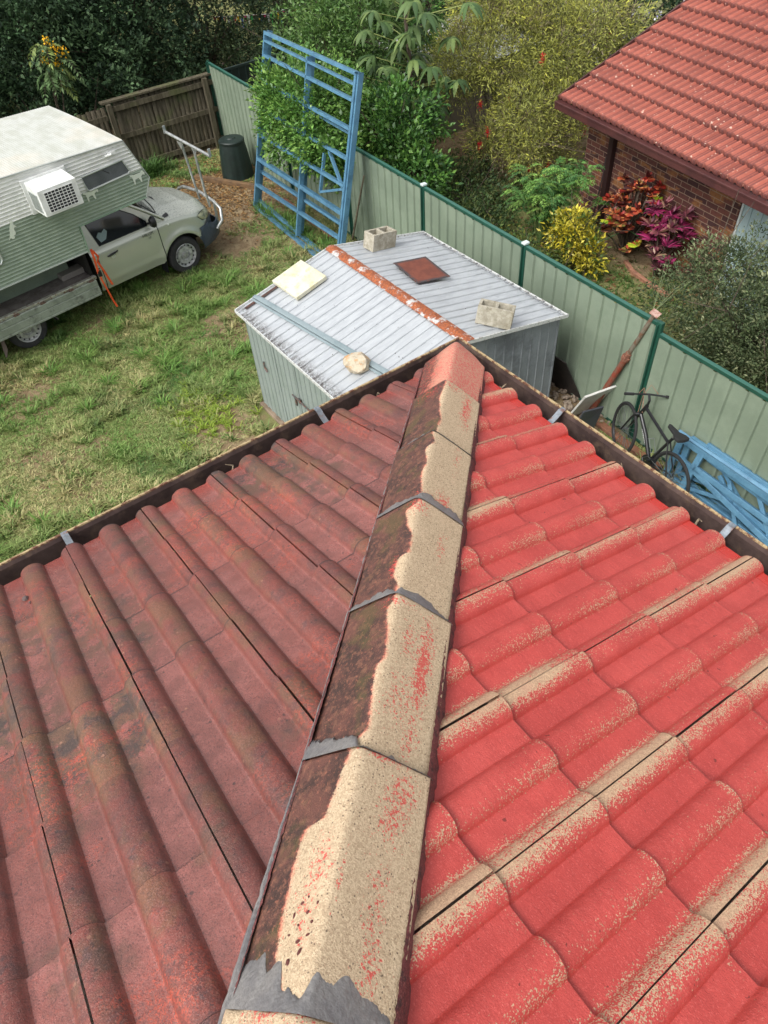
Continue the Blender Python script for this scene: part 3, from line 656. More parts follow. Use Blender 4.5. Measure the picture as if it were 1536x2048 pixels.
MRC = NT('rusty_capping'); nn = MRC.noise(7, 6, .75); MRC = MRC.done(MRC.mix(MRC.step(nn, .39, .47), L(186, 186, 184), MRC.mix(MRC.step(MRC.noise(40, 5, .75), .40, .58), L(176, 98, 54), L(124, 70, 48))), .7, .1)
B = MB(); vs = []
for y in np.linspace(SY0-.015, SY1+.015, 30):
    for (dx, dz) in ((-.085, -.006), (-.04, .010), (0, .022), (.04, .010), (.085, -.006)): vs.append((SXR+dx, y, ZG+SR_+dz+.012))
B.add(vs, [(i*5+j, i*5+5+j, i*5+6+j, i*5+j+1) for i in range(29) for j in range(4)]); kid(B.build('ridge_capping', MRC, recalc=False, smooth=True), shed)
WX0, WX1, WY0, WY1 = 1.27, 4.28, 3.04, 5.78
def wall_y(y0, y1, x, out):
    pr = rib_profile(y0, y1, .125, .010); n = len(pr); B = MB()
    B.add([(x-out*o, y, ZG+z) for z in (.05, SH+.02) for (y, o) in pr], [(i, i+1, n+i+1, n+i) for i in range(n-1)]); return B
def wall_x(x0, x1, y, out):
    pr = rib_profile(x0, x1, .15, .010); n = len(pr); B = MB()
    top = lambda x: SH+(SR_-SH)*((x-SX0)/(SXR-SX0) if x < SXR else (SX1-x)/(SX1-SXR))-.015
    B.add([(x, y-out*o, ZG+.05) for (x, o) in pr]+[(x, y-out*o, ZG+top(x)) for (x, o) in pr], [(i, i+1, n+i+1, n+i) for i in range(n-1)]); return B
kid(wall_y(WY0, WY1, WX0, 1).build('wall', MSW, recalc=False), shed); kid(wall_y(WY0, WY1, WX1, -1).build('wall', MSE, recalc=False), shed)
kid(wall_x(WX0, WX1, WY0, 1).build('wall', MSE, recalc=False), shed); kid(wall_x(WX0, WX1, WY1, -1).build('wall', MSE, recalc=False), shed)
B = MB()
B.beam((SX0-.004, SY0-.01, ZG+SH+.0), (SX0-.004, SY1+.01, ZG+SH+.0), .012, .04)
for k in range(11): B.box((SX0-.013, SY0+.14+.27*k, ZG+SH), (.006, .012, .034))
kid(B.build('eave_trim', MTR), shed)
B = MB(); B.beam((SX1+.004, SY0-.01, ZG+SH), (SX1+.004, SY1+.01, ZG+SH), .012, .03); kid(B.build('eave_trim', MTR), shed)
for y in (SY0-.006, SY1+.006):
    B = MB()
    for (xa, xb, za, zb) in ((SX0, SXR, SH, SR_), (SXR, SX1, SR_, SH)): B.beam((xa, y, ZG+za+.004), (xb, y, ZG+zb+.004), .014, .045)
    kid(B.build('gable_trim', MTR), shed)
# strip where the edge trim rusted through
B = MB(); B.add([(1.30, 5.80, ZG+SH+.04), (1.82, 5.815, ZG+SH+.153), (1.83, 5.77, ZG+SH+.155), (1.31, 5.75, ZG+SH+.042)], [(0, 1, 2, 3)]); kid(B.build('rusted_gap', simple('dark_rust', L(86, 58, 50), .85, 0, L(60, 44, 40), 20), recalc=False), shed)
for (y0, y1) in ((3.62, 4.50), (4.51, 5.02)):
    dr = sheet  # doors: ribbed leaves standing proud of the wall
    pr = rib_profile(y0+.03, y1-.03, .125, .010); n = len(pr); B = MB(); X_ = WX0-.028
    B.add([(X_-o, y, ZG+z) for z in (.07, SH-.07) for (y, o) in pr], [(i, i+1, n+i+1, n+i) for i in range(n-1)])
    B.box((X_, y0+.015, ZG+.78), (.02, .03, 1.46)); B.box((X_, y1-.015, ZG+.78), (.02, .03, 1.46)); B.box((X_, (y0+y1)/2, ZG+.06), (.02, y1-y0-.064, .03))
    dr = kid(B.build('door', MSW, recalc=False), shed)
    if y0 < 4:
        MLT = simple('latch_steel', L(96, 100, 104), .4, .6, L(140, 100, 84), 30)
        B = MB(); B.tube([(X_-.03, 4.62, ZG+.93), (X_-.03, 3.7, ZG+.93)], .011, 8); B.box((X_-.022, 4.45, ZG+.93), (.02, .05, .07)); B.box((X_-.022, 4.05, ZG+.93), (.02, .05, .07)); B.box((X_-.022, 4.56, ZG+.86), (.02, .03, .13)); lt = B.build('latch_bar', MLT, dr)
        B = MB(); B.box((X_-.045, 4.12, ZG+.9), (.018, .05, .05)); B.tube([(X_-.045, 4.105, ZG+.92), (X_-.045, 4.105, ZG+.955), (X_-.045, 4.135, ZG+.955), (X_-.045, 4.135, ZG+.92)], .005, 6); pl = B.build('padlock', simple('padlock', L(190, 192, 196), .3, .7), dr, bevel=.003)
B = MB(); B.tube([(WX0-.02, 5.42, ZG+.98), (WX0-.03, 5.40, ZG+.90), (WX0-.03, 5.34, ZG+.86)], .012, 6); kid(B.build('wall_hook', MLT), shed)
B = MB(); B.box((2.76, 4.42, ZG+.01), (3.10, 2.84, .06)); kid(B.build('slab', simple('slab_concrete', L(140, 122, 104), .9, 0, L(112, 96, 80), 5, bump=.5), bevel=.01), shed)
# ---- things lying on the shed roof
tl_ = math.atan(.34/1.535); tr_ = -math.atan(.34/1.605)
def zroof(x): return ZG+(SH+.34*(x-SX0)/(SXR-SX0) if x < SXR else SH+.34*(SX1-x)/(SX1-SXR))+.014
MCB = simple('concrete_block', L(176, 170, 154), .9, 0, L(152, 146, 130), 14, .4, .6, .6, 130, dirt=L(134, 126, 108), dsc=9)
def block(x, y, rz, label, tilt):
    t = thing('concrete_block', label, 'block', (x, y, zroof(x)), 0, 'hollow blocks weighing down the shed roof'); t.rotation_euler = (Matrix.Rotation(tilt, 3, 'Y') @ Matrix.Rotation(rz, 3, 'Z')).to_euler()
    B = MB(); l, w, h, tk = .42, .205, .225, .034; xs_ = [-l/2, -l/2+tk, -tk/2, tk/2, l/2-tk, l/2]; ys_ = [-w/2, -w/2+tk, w/2-tk, w/2]
    vid = {}; vs = []
    for k, z in enumerate((0, h)):
        for i, a in enumerate(xs_):
            for j, b in enumerate(ys_): vid[(i, j, k)] = len(vs); vs.append((a, b, z))
    fs = []; solid = lambda i, j: 0 <= i < 5 and 0 <= j < 3 and not (j == 1 and i in (1, 3))
    for i in range(5):
        for j in range(3):
            if not solid(i, j): continue
            fs.append((vid[i, j, 1], vid[i+1, j, 1], vid[i+1, j+1, 1], vid[i, j+1, 1])); fs.append((vid[i, j, 0], vid[i, j+1, 0], vid[i+1, j+1, 0], vid[i+1, j, 0]))
            for (di, dj, e) in ((-1, 0, ((i, j), (i, j+1))), (1, 0, ((i+1, j+1), (i+1, j))), (0, -1, ((i+1, j), (i, j))), (0, 1, ((i, j+1), (i+1, j+1)))):
                if not solid(i+di, j+dj): (a, b), (c_, d_) = e; fs.append((vid[a, b, 0], vid[c_, d_, 0], vid[c_, d_, 1], vid[a, b, 1]))
    B.add(vs, fs); o = B.build('block_body', MCB, t, bevel=.004)
    B = MB(); B.box((-.09, 0, .05), (.15, .125, .01)); B.box((.09, 0, .05), (.15, .125, .01)); B.build('web_floor', bpy.data.materials.get('block_inside') or simple('block_inside', L(104, 98, 86), .95, bump=.4), t)  # core floor coloured darker to paint the shade inside the holes
    return t
block(3.37, 5.62, R(6), 'pale hollow concrete block at the far end of the shed roof', R(11)); block(3.30, 3.20, R(-52), 'greyer hollow concrete block at the near end of the shed roof', R(11))
t = thing('foam_slab', 'square cream foam slab lying on the left side of the shed roof', 'slab', (2.07, 5.60, zroof(2.07)), R(3)); t.rotation_euler.y = -tl_
B = MB(); B.box((0, 0, .03), (.50, .58, .055)); B.build('foam', simple('cream_foam', L(206, 203, 184), .7, 0, L(194, 190, 166), 5, dirt=L(196, 186, 142), dsc=12), t, bevel=.006)
t = thing('steel_plate', 'rusty brown steel plate propped on the right side of the shed roof', 'plate', (3.39, 4.70, zroof(3.39)+.03), R(-7)); t.rotation_euler.y = -tr_*.62
B = MB(); B.box((0, 0, .012), (.50, .62, .006)); MRS = NT('rust_plate'); sp_ = MRS.sep(MRS.tc)
ed = MRS.mth('MAXIMUM', MRS.step(MRS.mth('ABSOLUTE', sp_[0]), .19, .24), MRS.step(MRS.mth('ABSOLUTE', sp_[1]), .24, .30)); ed = MRS.mth('MULTIPLY', ed, MRS.step(MRS.noise(14, 5, .7), .3, .5))
MRS = MRS.done(MRS.mix(ed, MRS.mix(MRS.step(MRS.noise(6, 5, .7), .4, .6), L(120, 66, 50), L(104, 56, 44)), L(62, 60, 62)), .75, .1)
B.build('plate', MRS, t); B = MB(); B.box((-.20, .0, -.015), (.03, .4, .05)); B.box((.1, .0, -.01), (.03, .4, .03)); B.build('packer', simple('packer', L(70, 62, 56), .9), t)
B = MB(); xa, ya, xb, yb = 1.50, 5.86, 1.83, 3.12
za, zb = zroof(xa)+.004, zroof(xb)+.004; upv = Vector((-math.sin(tl_), 0, math.cos(tl_)))
B.beam((xa, ya, za+.016), (xb, yb, zb+.016), .05, .032, up=upv); B.beam((xa-.045, ya, za+.0), (xb-.045, yb, zb+.0), .03, .008, up=upv); B.beam((xa+.05, ya, za+.006), (xb+.05, yb, zb+.006), .035, .008, up=upv)
for f in (.16, .5, .74): B.lathe([(.0001, .026), (.012, .026), (.012, .022)], (xa+(xb-xa)*f, ya+(yb-ya)*f, za+(zb-za)*f), n=8)
tag(B.build('metal_channel', simple('galv_channel', L(146, 160, 164), .4, .3, L(130, 146, 150), 4), bevel=.004), 'long galvanised channel lying along the left edge of the shed roof', 'channel')
B = MB(); import bmesh
bm = bmesh.new(); bmesh.ops.create_icosphere(bm, subdivisions=4, radius=1)
for v in bm.verts:
    q = v.co.copy(); k = 1+.25*mnoise.noise(q*1.3+Vector((3, 1, 2)))+.08*mnoise.noise(q*4)+.03*mnoise.noise(q*11)
    for nn_ in (Vector((.6, -.5, .5)), Vector((-.7, -.3, .4)), Vector((0, .1, 1)), Vector((.2, -1, .1))):
        nn_ = nn_.normalized(); dd = q.dot(nn_); k = min(k, .78/dd) if dd > .3 else k
    v.co = Vector((q.x*.15, q.y*.16, q.z*.115))*k
me = bpy.data.meshes.new('sandstone_rock'); bm.to_mesh(me); bm.free(); me.materials.append(simple('sandstone', L(196, 184, 162), .85, 0, L(160, 148, 128), 12, bump=.8, bsc=40, dirt=L(198, 142, 84), dsc=14))
o = bpy.data.objects.new('sandstone_rock', me); C.objects.link(o); o.location = (1.66, 3.66, zroof(1.66)+.075); o.rotation_euler = (0, 0, .5); tag(o, 'rough buff sandstone rock holding down the channel on the shed roof', 'rock')
# ================================================================== compost bin, plank, stick
t = thing('compost_bin', 'dark green plastic compost bin in the corner of the two fences', 'bin', (4.80, 13.22, ZG), .3); t.scale = (.88, .88, .92)
MCBN = simple('bin_plastic', L(30, 44, 40), .5, 0, L(24, 36, 33), 5, spec=.4)
B = MB(); prof = [(.40, 0), (.395, .05), (.375, .3), (.34, .62), (.31, .76), (.30, .80)]; vs = []; n = 64
for (rr, h) in prof:
    for k in range(n): a = 6.2832*k/n; q = rr*(1-.035*max(0, math.sin(a*8))**.5*(1 if .04 < h < .74 else 0)); vs.append((q*math.cos(a), q*math.sin(a), h))
B.add(vs, [(i*n+k, i*n+(k+1) % n, i*n+n+(k+1) % n, i*n+n+k) for i in range(len(prof)-1) for k in range(n)]); B.build('bin_body', MCBN, t, smooth=True)
B = MB(); B.lathe([(.315, .78), (.318, .83), (.30, .85), (.12, .87), (.10, .89), (.001, .89)], n=40); B.build('lid', MCBN, t, smooth=True)
B = MB(); B.beam((4.0, 13.75, ZG+.045), (4.86, 12.15, ZG+.045), .10, .09); tag(B.build('timber_sleeper', simple('old_timber', L(116, 90, 62), .85, 0, L(92, 72, 52), 6, bump=.5), bevel=.006), 'weathered timber sleeper on the dirt in front of the compost bin', 'timber')
B = MB(); B.tube([(5.02, 9.0, ZG), (4.98, 8.66, ZG+.7), (5.0, 8.38, ZG+1.42)], [.02, .018, .015], 8); tag(B.build('wooden_stick', simple('stick', L(132, 122, 104), .85, 0, L(104, 92, 76), 9)), 'grey wooden stick leaning on the green fence behind the shed', 'stick')
# ================================================================== ute (flat tray) and the camper standing on it
UO = Vector((-.94, 9.57, ZG)); UR = R(8.46)
ute = thing('tray_ute', 'silver green single cab ute with flat tray parked on the lawn', 'ute', UO, UR)
MSIL = NT('silver_green_paint'); q = MSIL.noise(400, 1, .5)
_gn = MSIL.sep(MSIL.n('ShaderNodeNewGeometry').outputs['Normal'])[2]; _dust = MSIL.mth('MULTIPLY', MSIL.step(MSIL.mth('ABSOLUTE', _gn), .72, .92), MSIL.step(MSIL.noise(34, 5, .75), .42, .6))
MSIL = MSIL.done(MSIL.mix(MSIL.mth('MULTIPLY', _dust, .75), MSIL.mix(MSIL.step(q, .3, .7), L(188, 192, 180), L(200, 203, 192)), L(205, 207, 196)), MSIL.mth('MULTIPLY_ADD', _dust, .3, .27), .42, .5)
MSIL.node_tree.nodes['Principled BSDF'].inputs['Coat Weight'].default_value = .5; MSIL.node_tree.nodes['Principled BSDF'].inputs['Coat Roughness'].default_value = .12
MBLK = simple('black_trim', L(26, 27, 30), .45, 0, fine=0); MTYR = simple('tyre', L(44, 44, 46), .85, 0, L(58, 57, 56), 9); MRIM = simple('steel_rim', L(198, 200, 200), .35, .3, L(150, 150, 150), 12)
MGLS = NT('dark_glass').done(L(20, 24, 28), .06, 0, .8); MBMP = simple('bumper_bluegrey', L(72, 82, 96), .45, 0, L(60, 70, 82), 6)
MDK = simple('underbody', L(24, 22, 20), .9, 0, fine=0)
YB, YF = .03, 1.76; YC = (YB+YF)/2
def zsh(X):   # shoulder height
    return np.interp(X, [1.4, 2.6, 2.85, 3.2, 3.55, 3.75, 3.9, 4.0], [1.06, 1.06, 1.06, 1.03, .97, .91, .84, .74])
def zmid(X): return np.interp(X, [2.6, 2.8, 3.1, 3.5, 3.8, 3.93, 4.02], [1.10, 1.11, 1.13, 1.09, 1.0, .90, .74])
def inset(X): return .50*max(0, (X-3.42)/.6)**2.4
def zlow(X):
    dx = abs(X-3.1); z = .36 if X < 3.1 else .42
    if dx < .405: z = max(z, .33+math.sqrt(.405**2-dx*dx))
    if X > 3.46: z = max(.56, z)
    return z
def bodypt(X, s, off=0):   # s 0 = sill .. 1 = shoulder .. 2 = centreline
    zs = zsh(X)
    if s <= 1:
        z0 = zlow(X); z = z0+(zs-z0)*s
        y = YB+inset(X)+.035*((z-.75)/.4)**2*(1 if z > .75 else 1.4)
        y -= .012*math.exp(-((z-.50)/.05)**2) if X < 2.72 else 0
        dd = math.hypot(X-3.1, z-.33); y -= .028*math.exp(-((dd-.43)/.07)**2)
        if z > zs-.08: y += .05*((z-zs+.08)/.08)**2
        return (X, y-off, z)
    q = s-1; y0 = YB+inset(X)+.085
    y = y0+(YC-y0)*q; zm = zmid(X); z = zs+(zm-zs)*(1-(1-q)**2.4)+.012*math.exp(-((q-.42)/.12)**2)*(1 if X > 2.9 else 0)
    return (X, y, z+off)
def body_patch(Xs, ss, mat, name, mirror=False, off=0, parent=None):
    V = []; F = []
    for X in Xs:
        for s in ss: V.append(bodypt(X, s, off))
    n = len(ss); F = [(i*n+j, i*n+n+j, i*n+n+j+1, i*n+j+1) for i in range(len(Xs)-1) for j in range(n-1)]
    B = MB(); B.add(V, F)
    if mirror: B.add([(x, 2*YC-y, z) for x, y, z in V], [f[::-1] for f in F])
    o = B.build(name, mat, parent or ute, smooth=True, recalc=False); return o
S1 = list(np.linspace(0, 1, 22)); S2 = S1+list(np.linspace(1.06, 2, 16))
XF = [2.715]+list(np.linspace(2.74, 4.0, 74))
o = body_patch([2.84]+[x for x in XF if x > 2.85], S2, MSIL, 'front_body', True)
body_patch([2.715, 2.74, 2.76, 2.79, 2.81, 2.845], S1, MSIL, 'guard')
body_patch(list(np.linspace(1.53, 2.70, 24)), S1, MSIL, 'door')
door = [c for c in ute.children if c.name.startswith('door')][0]
body_patch([1.42, 1.45, 1.48, 1.515], S1, MSIL, 'cab_rear_pillar')
B = MB(); vs = [bodypt(4.0, s) for s in S2]; vs += [(x, 2*YC-y, z) for x, y, z in reversed(vs)]; B.add(vs+[(4.04, YC, .66)], [(i, i+1, len(vs)) for i in range(len(vs)-1)]); B.build('grille_panel', MSIL, ute)
B = MB(); B.box((2.06, YC, .72), (1.3, 1.62, .62)); B.box((3.3, YC, .62), (1.0, 1.0, .5)); B.box((3.1, .95, .52), (.84, 1.25, .5)); B.build('inner_body', MDK, ute)
body_patch(list(np.linspace(1.53, 2.70, 10)), S1, MSIL, 'far_door', False).scale = (1, 1, 1)
fdo = [c for c in ute.children if c.name.startswith('far_door')][0]; fdo.data.transform(Matrix.Translation((0, 2*YC, 0)) @ Matrix.Scale(-1, 4, (0, 1, 0)))
# greenhouse: side window frame, roof, windscreen
def gp(X, z): f = (z-1.06)/.56; return (X, .09+.16*f, z)
side_out = [(1.42, 1.04), (1.46, 1.55), (1.62, 1.62), (2.0, 1.63), (2.28, 1.52), (2.58, 1.30), (2.88, 1.055), (2.7, 1.03)]
win = [(1.64, 1.085), (1.575, 1.45), (1.64, 1.525), (1.95, 1.545), (2.14, 1.50), (2.40, 1.32), (2.57, 1.15), (2.56, 1.08)]
for sg in (0, 1):
    fy = (lambda p: p) if sg == 0 else (lambda p: (p[0], 2*YC-p[1], p[2]))
    B = MB(); B.prism([fy(gp(*q)) for q in side_out], (0, 0, 0), (0, .05 if sg == 0 else -.05, 0)); B.build('cab_side', MSIL, ute, bevel=.008)
    B = MB(); B.prism([fy((gp(*q)[0], gp(*q)[1]-.004, gp(*q)[2])) for q in win], (0, 0, 0), (0, .02 if sg == 0 else -.02, 0)); B.build('side_window', MGLS, ute)
    if sg == 0:
        B = MB(); B.tube([(gp(*q)[0], gp(*q)[1]-.006, gp(*q)[2]) for q in win], .007, 6, closed=True); B.build('window_seal', MBLK, ute)
        wn = [c for c in ute.children if c.name.startswith('side_window')][0]
        B = MB(); B.prism([(gp(*q)[0], gp(*q)[1]-.0055, gp(*q)[2]) for q in [(1.70, 1.12), (1.66, 1.22), (1.72, 1.27), (1.77, 1.25), (1.84, 1.29), (1.87, 1.24), (1.80, 1.14)]], (0, 0, 0), (0, .001, 0)); B.build('sun_shade', simple('pale_cloth', L(128, 146, 150), .8), wn)
B = MB(); B.add([(1.44, .24, 1.60), (2.02, .25, 1.635), (2.02, 2*YC-.25, 1.635), (1.44, 2*YC-.24, 1.60)], [(0, 1, 2, 3)]); B.build('cab_roof', MSIL, ute, recalc=False)
B = MB(); B.add([(2.02, .25, 1.63), (2.30, .235, 1.52), (2.60, .18, 1.30), (2.90, .11, 1.07), (3.0, YC, 1.10), (2.70, YC, 1.32), (2.38, YC, 1.55), (2.08, YC, 1.66), (2.02, 2*YC-.25, 1.63), (2.30, 2*YC-.235, 1.52), (2.60, 2*YC-.18, 1.30), (2.90, 2*YC-.11, 1.07)],
    [(0, 1, 6, 7), (1, 2, 5, 6), (2, 3, 4, 5), (7, 6, 9, 8), (6, 5, 10, 9), (5, 4, 11, 10)]); B.build('windscreen', MGLS, ute, smooth=True)
B = MB(); B.tube([(2.1, .235, 1.625), (2.34, .215, 1.505), (2.62, .155, 1.30), (2.9, .09, 1.075)], .022, 8); B.build('screen_pillar', MSIL, ute, smooth=True)
B = MB(); B.add([(2.86, .12, 1.062), (3.04, .16, 1.068), (3.17, YC, 1.135), (2.98, YC, 1.09), (3.04, 2*YC-.16, 1.068), (2.86, 2*YC-.12, 1.062)], [(0, 1, 2, 3), (3, 2, 4, 5)]); B.build('cowl', MBLK, ute, recalc=False)
B = MB(); B.tube([(3.05, 1.0, 1.13), (2.98, .62, 1.13), (2.90, .35, 1.115)], .008, 6); B.tube([(3.08, 1.0, 1.13), (2.98, .95, 1.16)], .01, 6); B.build('wiper', MBLK, ute)
B = MB(); B.add([(1.42, .1, .4), (1.42, 2*YC-.1, .4), (1.45, 2*YC-.2, 1.6), (1.45, .2, 1.6)], [(0, 1, 2, 3)]); B.build('cab_back', MBLK, ute, recalc=False)
# door furniture
B = MB(); B.tube([(2.57, .07, 1.12), (2.58, -.02, 1.15)], .022, 6); B.lathe([(.001, -.05), (.06, -.045), (.088, 0), (.082, .04), (.001, .045)], (2.60, -.07, 1.18), 'X', 16, M=Matrix.Diagonal((1, .85, 1.15))); B.build('mirror', MBLK, door, smooth=True)
B = MB(); pts = [bodypt(1.69+.2*k/8, .77+.005*k, .022 if 0 < k < 8 else .004) for k in range(9)]; B.tube(pts, [.010, .014, .018, .018, .018, .016, .013, .011, .009], 8); B.build('handle', MBLK, door, smooth=True)
B = MB(); pts = [bodypt(1.79+.042*math.cos(a), .72+.05*math.sin(a), .002) for a in np.linspace(0, 6.28, 16, endpoint=False)]; B.add(pts, [tuple(range(16))]); B.build('handle_cup', simple('cup', L(190, 196, 186), .3, .3), door, recalc=False)
ld = [bodypt(1.522, s, .001) for s in S1]; B = MB(); B.tube(ld, .006, 5); B.build('door_seam', MBLK, ute); B = MB(); B.tube([bodypt(2.708, s, .001) for s in S1], .005, 5); B.build('door_seam', MBLK, ute)
B = MB(); B.tube([bodypt(2.90+.006*k, .80, .004) for k in range(6)], .016, 8); B.build('side_marker', simple('clear_lens', L(216, 218, 210), .2), ute, smooth=True)
def text(body, size, M, mat, parent, name, ext=.001):
    cu = bpy.data.curves.new(name, 'FONT'); cu.body = body; cu.size = size; cu.extrude = ext; cu.align_x = 'CENTER'; cu.align_y = 'CENTER'
    tmp = bpy.data.objects.new(name, cu); dg = bpy.context.evaluated_depsgraph_get(); C.objects.link(tmp); dg.update(); me = bpy.data.meshes.new_from_object(tmp.evaluated_get(dg)); bpy.data.objects.remove(tmp)
    o = bpy.data.objects.new(name, me); C.objects.link(o); me.transform(M); me.materials.clear(); me.materials.append(mat)
    for p in me.polygons: p.material_index = 0
    if parent: o.parent = parent
    return o
face = Matrix.Rotation(R(90), 4, 'X')
a = bodypt(2.50, .86, .004); text('HILUX', .075, Matrix.Translation((a[0], a[1]-.003, a[2])) @ face, simple('badge_dark', L(70, 72, 70), .35, .5), door, 'badge_lettering')
a = bodypt(2.52, .775, .004); text('SR', .06, Matrix.Translation((a[0], a[1]-.003, a[2])) @ face, simple('badge_pale', L(140, 146, 138), .35, .5), door, 'badge_lettering')
# head lamp, bumper, mud flaps, wheels
def lamp(mir):
    Xs = np.linspace(3.50, 3.93, 10); V = []; F = []
    for i, X in enumerate(Xs):
        for j in range(7):
            lo = np.interp(X, [3.50, 3.6, 3.93], [.80, .62, .46]); hi = np.interp(X, [3.5, 3.7, 3.93], [.84, 1.0, 1.0]); p_ = bodypt(X, lo+(hi-lo)*j/6, .012*math.sin(math.pi*(j+.5)/7)+.004); V.append((p_[0], 2*YC-p_[1] if mir else p_[1], p_[2]))
    F = [(i*7+j, i*7+7+j, i*7+8+j, i*7+j+1) for i in range(9) for j in range(6)]; B = MB(); B.add(V, F); B.build('headlight', simple('lamp_lens', L(186, 186, 156), .10, .1, L(120, 122, 106), 14) if not mir else bpy.data.materials['lamp_lens'], ute, smooth=True)
lamp(False); lamp(True)
B = MB(); B.tube([bodypt(X, s, .010) for X, s in ((3.50, .82), (3.60, .62), (3.75, .55), (3.93, .47), (3.93, .99), (3.70, .99), (3.58, .93))], .006, 5, closed=True); B.build('lamp_seal', MBLK, ute)
B = MB(); V = []; F = []; Ys = np.linspace(-1, 1, 41)
sec = lambda f: ([(.0, .56+.02), (.03, .60), (.06, .55), (.07, .42), (.03, .32), (-.02, .30)])
for f in Ys:
    y = YC+(f*.885); e = abs(f); X = 4.05-.42*max(0, (e-.55)/.45)**2.2*1.35
    zt_ = .58+.10*ssm(e, .75, .95)
    for (dx, z) in [(-.02, zt_+.02), (.02, zt_+.01), (.05, zt_-.05), (.055, .44), (.02, .34), (-.05, .31)]:
        V.append((X+dx*(1-e*.5), YC+(f*.885)*(1-.0*e), z))
V += []
n = 6; F = [(i*n+j, i*n+n+j, i*n+n+j+1, i*n+j+1) for i in range(40) for j in range(n-1)]; B.add(V, F)
# corner wraps back to the wheel arch
for sg in (0, 1):
    vs = []
    for X in np.linspace(3.44, 3.94, 14):
        zl = .36 if X > 3.5 else .36+(.0)
        zt2 = np.interp(X, [3.44, 3.52, 3.7, 3.94], [.54, .64, .74, .76]); dx = X-3.1; zb2 = .33+math.sqrt(max(0, .405**2-dx*dx)) if abs(dx) < .405 else .33; zb2 = min(zb2, zt2-.01)
        for j in range(6):
            z = zb2+(zt2-zb2)*j/5; y = YB-.016+inset(X)*.97+.03*((.62-z)/.3)**2; vs.append((X, y if sg == 0 else 2*YC-y, z))
    B.add(vs, [(i*6+j, i*6+6+j, i*6+7+j, i*6+j+1) for i in range(13) for j in range(5)])
B.build('front_bumper', MBMP, ute, smooth=True, recalc=False)
def wheel(X, y, out, par):
    t = par; M_ = None
    yo = lambda v: y+out*v
    B = MB(); B.lathe([(.205, yo(-.02)-y), (.24, out*.0), (.30, out*-.005), (.322, out*-.03), (.328, out*-.09), (.322, out*-.16), (.30, out*-.19), (.20, out*-.19)], (X, y, .325), 'Y', 40); ty = B.build('tyre', MTYR, par, smooth=True)
    B = MB(); B.lathe([(.205, 0), (.212, out*-.004), (.198, out*-.012), (.192, out*-.045), (.165, out*-.055), (.15, out*-.03), (.10, out*-.028), (.085, out*-.055), (.055, out*-.05), (.05, out*-.01), (.001, out*-.008)], (X, y, .325), 'Y', 40); rm = B.build('rim', MRIM, par, smooth=True)
    B = MB()
    for k in range(14): a = 6.2832*k/14; B.lathe([(.015, .001), (.015, -.006), (.0001, -.006)], (X+.178*math.cos(a), y-out*.047, .325+.178*math.sin(a)), 'Y', 8)
    B.lathe([(.046, 0), (.04, .006), (.0001, .008)], (X, y-out*.008, .325), 'Y', 16)
    B.build('rim_hole', MBLK, rm)
def wheel_e(X, y, out):
    t = bpy.data.objects.new('wheel', None); C.objects.link(t); t.parent = ute; wheel(X, y, out, t)
    return t
wheel(3.10, .045, -1, ute); wheel(0, .03, -1, ute); wheel(3.10, 1.745, 1, ute); wheel(0, 1.76, 1, ute)
B = MB(); B.add([(2.70, .05, .46), (2.70, .26, .46), (2.67, .26, .16), (2.67, .05, .16)], [(0, 1, 2, 3)]); B.build('mud_flap', MBLK, ute, recalc=False, solid=.008)
B = MB(); B.add([(-.42, .0, .42), (-.40, .22, .42), (-.46, .22, .1), (-.52, .02, .03), (-.44, .0, .2)], [(0, 1, 2, 3, 4)]); B.build('mud_flap', simple('worn_flap', L(110, 98, 90), .8), ute, recalc=False, solid=.008)
# tray: deck, edge rail, folded-down drop side
MDECK = simple('tray_deck', L(112, 106, 104), .75, .1, L(92, 86, 84), 7, .4, .6, .3, 40, dirt=L(84, 76, 70), dsc=10); MDS = simple('dropside', L(138, 146, 134), .5, .2, L(122, 130, 118), 5, dirt=L(96, 100, 92), dsc=9); MALU = simple('tray_rail', L(184, 186, 176), .4, .5, L(150, 148, 138), 12, dirt=L(120, 88, 70), dsc=20)
B = MB(); B.box((-.5, .93, .72), (3.66, 2.02, .05)); B.build('tray_deck', MDECK, ute)
for y in (-.09, 1.95):
    B = MB(); B.box((-.5, y, .735), (3.66, .06, .05)); B.box((-.5, y-.032, .745), (3.66, .006, .02)); B.build('tray_rail', MALU, ute, bevel=.004)
B = MB()
pr_ = [(-.135, .715), (-.15, .70), (-.158, .62), (-.150, .61), (-.158, .60), (-.168, .50), (-.164, .49), (-.170, .48), (-.172, .455), (-.158, .445)]
B.add([(x, y, z) for x in (-2.33, 1.30) for (y, z) in pr_], [(i, i+1, 10+i+1, 10+i) for i in range(9)]); B.build('drop_side', MDS, ute, recalc=False, solid=.02)
B = MB(); B.add([(x, 1.86-y, z) for x in (-2.33, 1.30) for (y, z) in pr_], [(i, i+1, 10+i+1, 10+i) for i in range(9)]); B.build('drop_side', MDS, ute, recalc=False)
for x in (-.1, .35, .85, 1.22): B = MB(); B.box((x, -.132, .722), (.07, .03, .03)); B.tube([(x-.05, -.14, .72), (x+.05, -.14, .72)], .009, 6); B.build('hinge', simple('hinge_rust', L(120, 96, 84), .7, .3, L(84, 70, 64), 40) if x < 0 else bpy.data.materials['hinge_rust'], ute)
B = MB(); B.box((-.3, .93, .6), (3.2, .8, .16)); B.tube([(.35, .1, .5), (.48, -.02, .30)], .014, 6); B.tube([(.30, .3, .42), (.9, .3, .42)], .05, 8); B.build('chassis', MDK, ute)
B = MB(); B.beam((.42, .12, .44), (.50, -.02, .30), .025, .01); B.build('bracket', MALU, ute)
B = MB(); B.box((1.30, .93, 1.0), (.05, 1.9, .5)); B.build('headboard', MDK, ute)
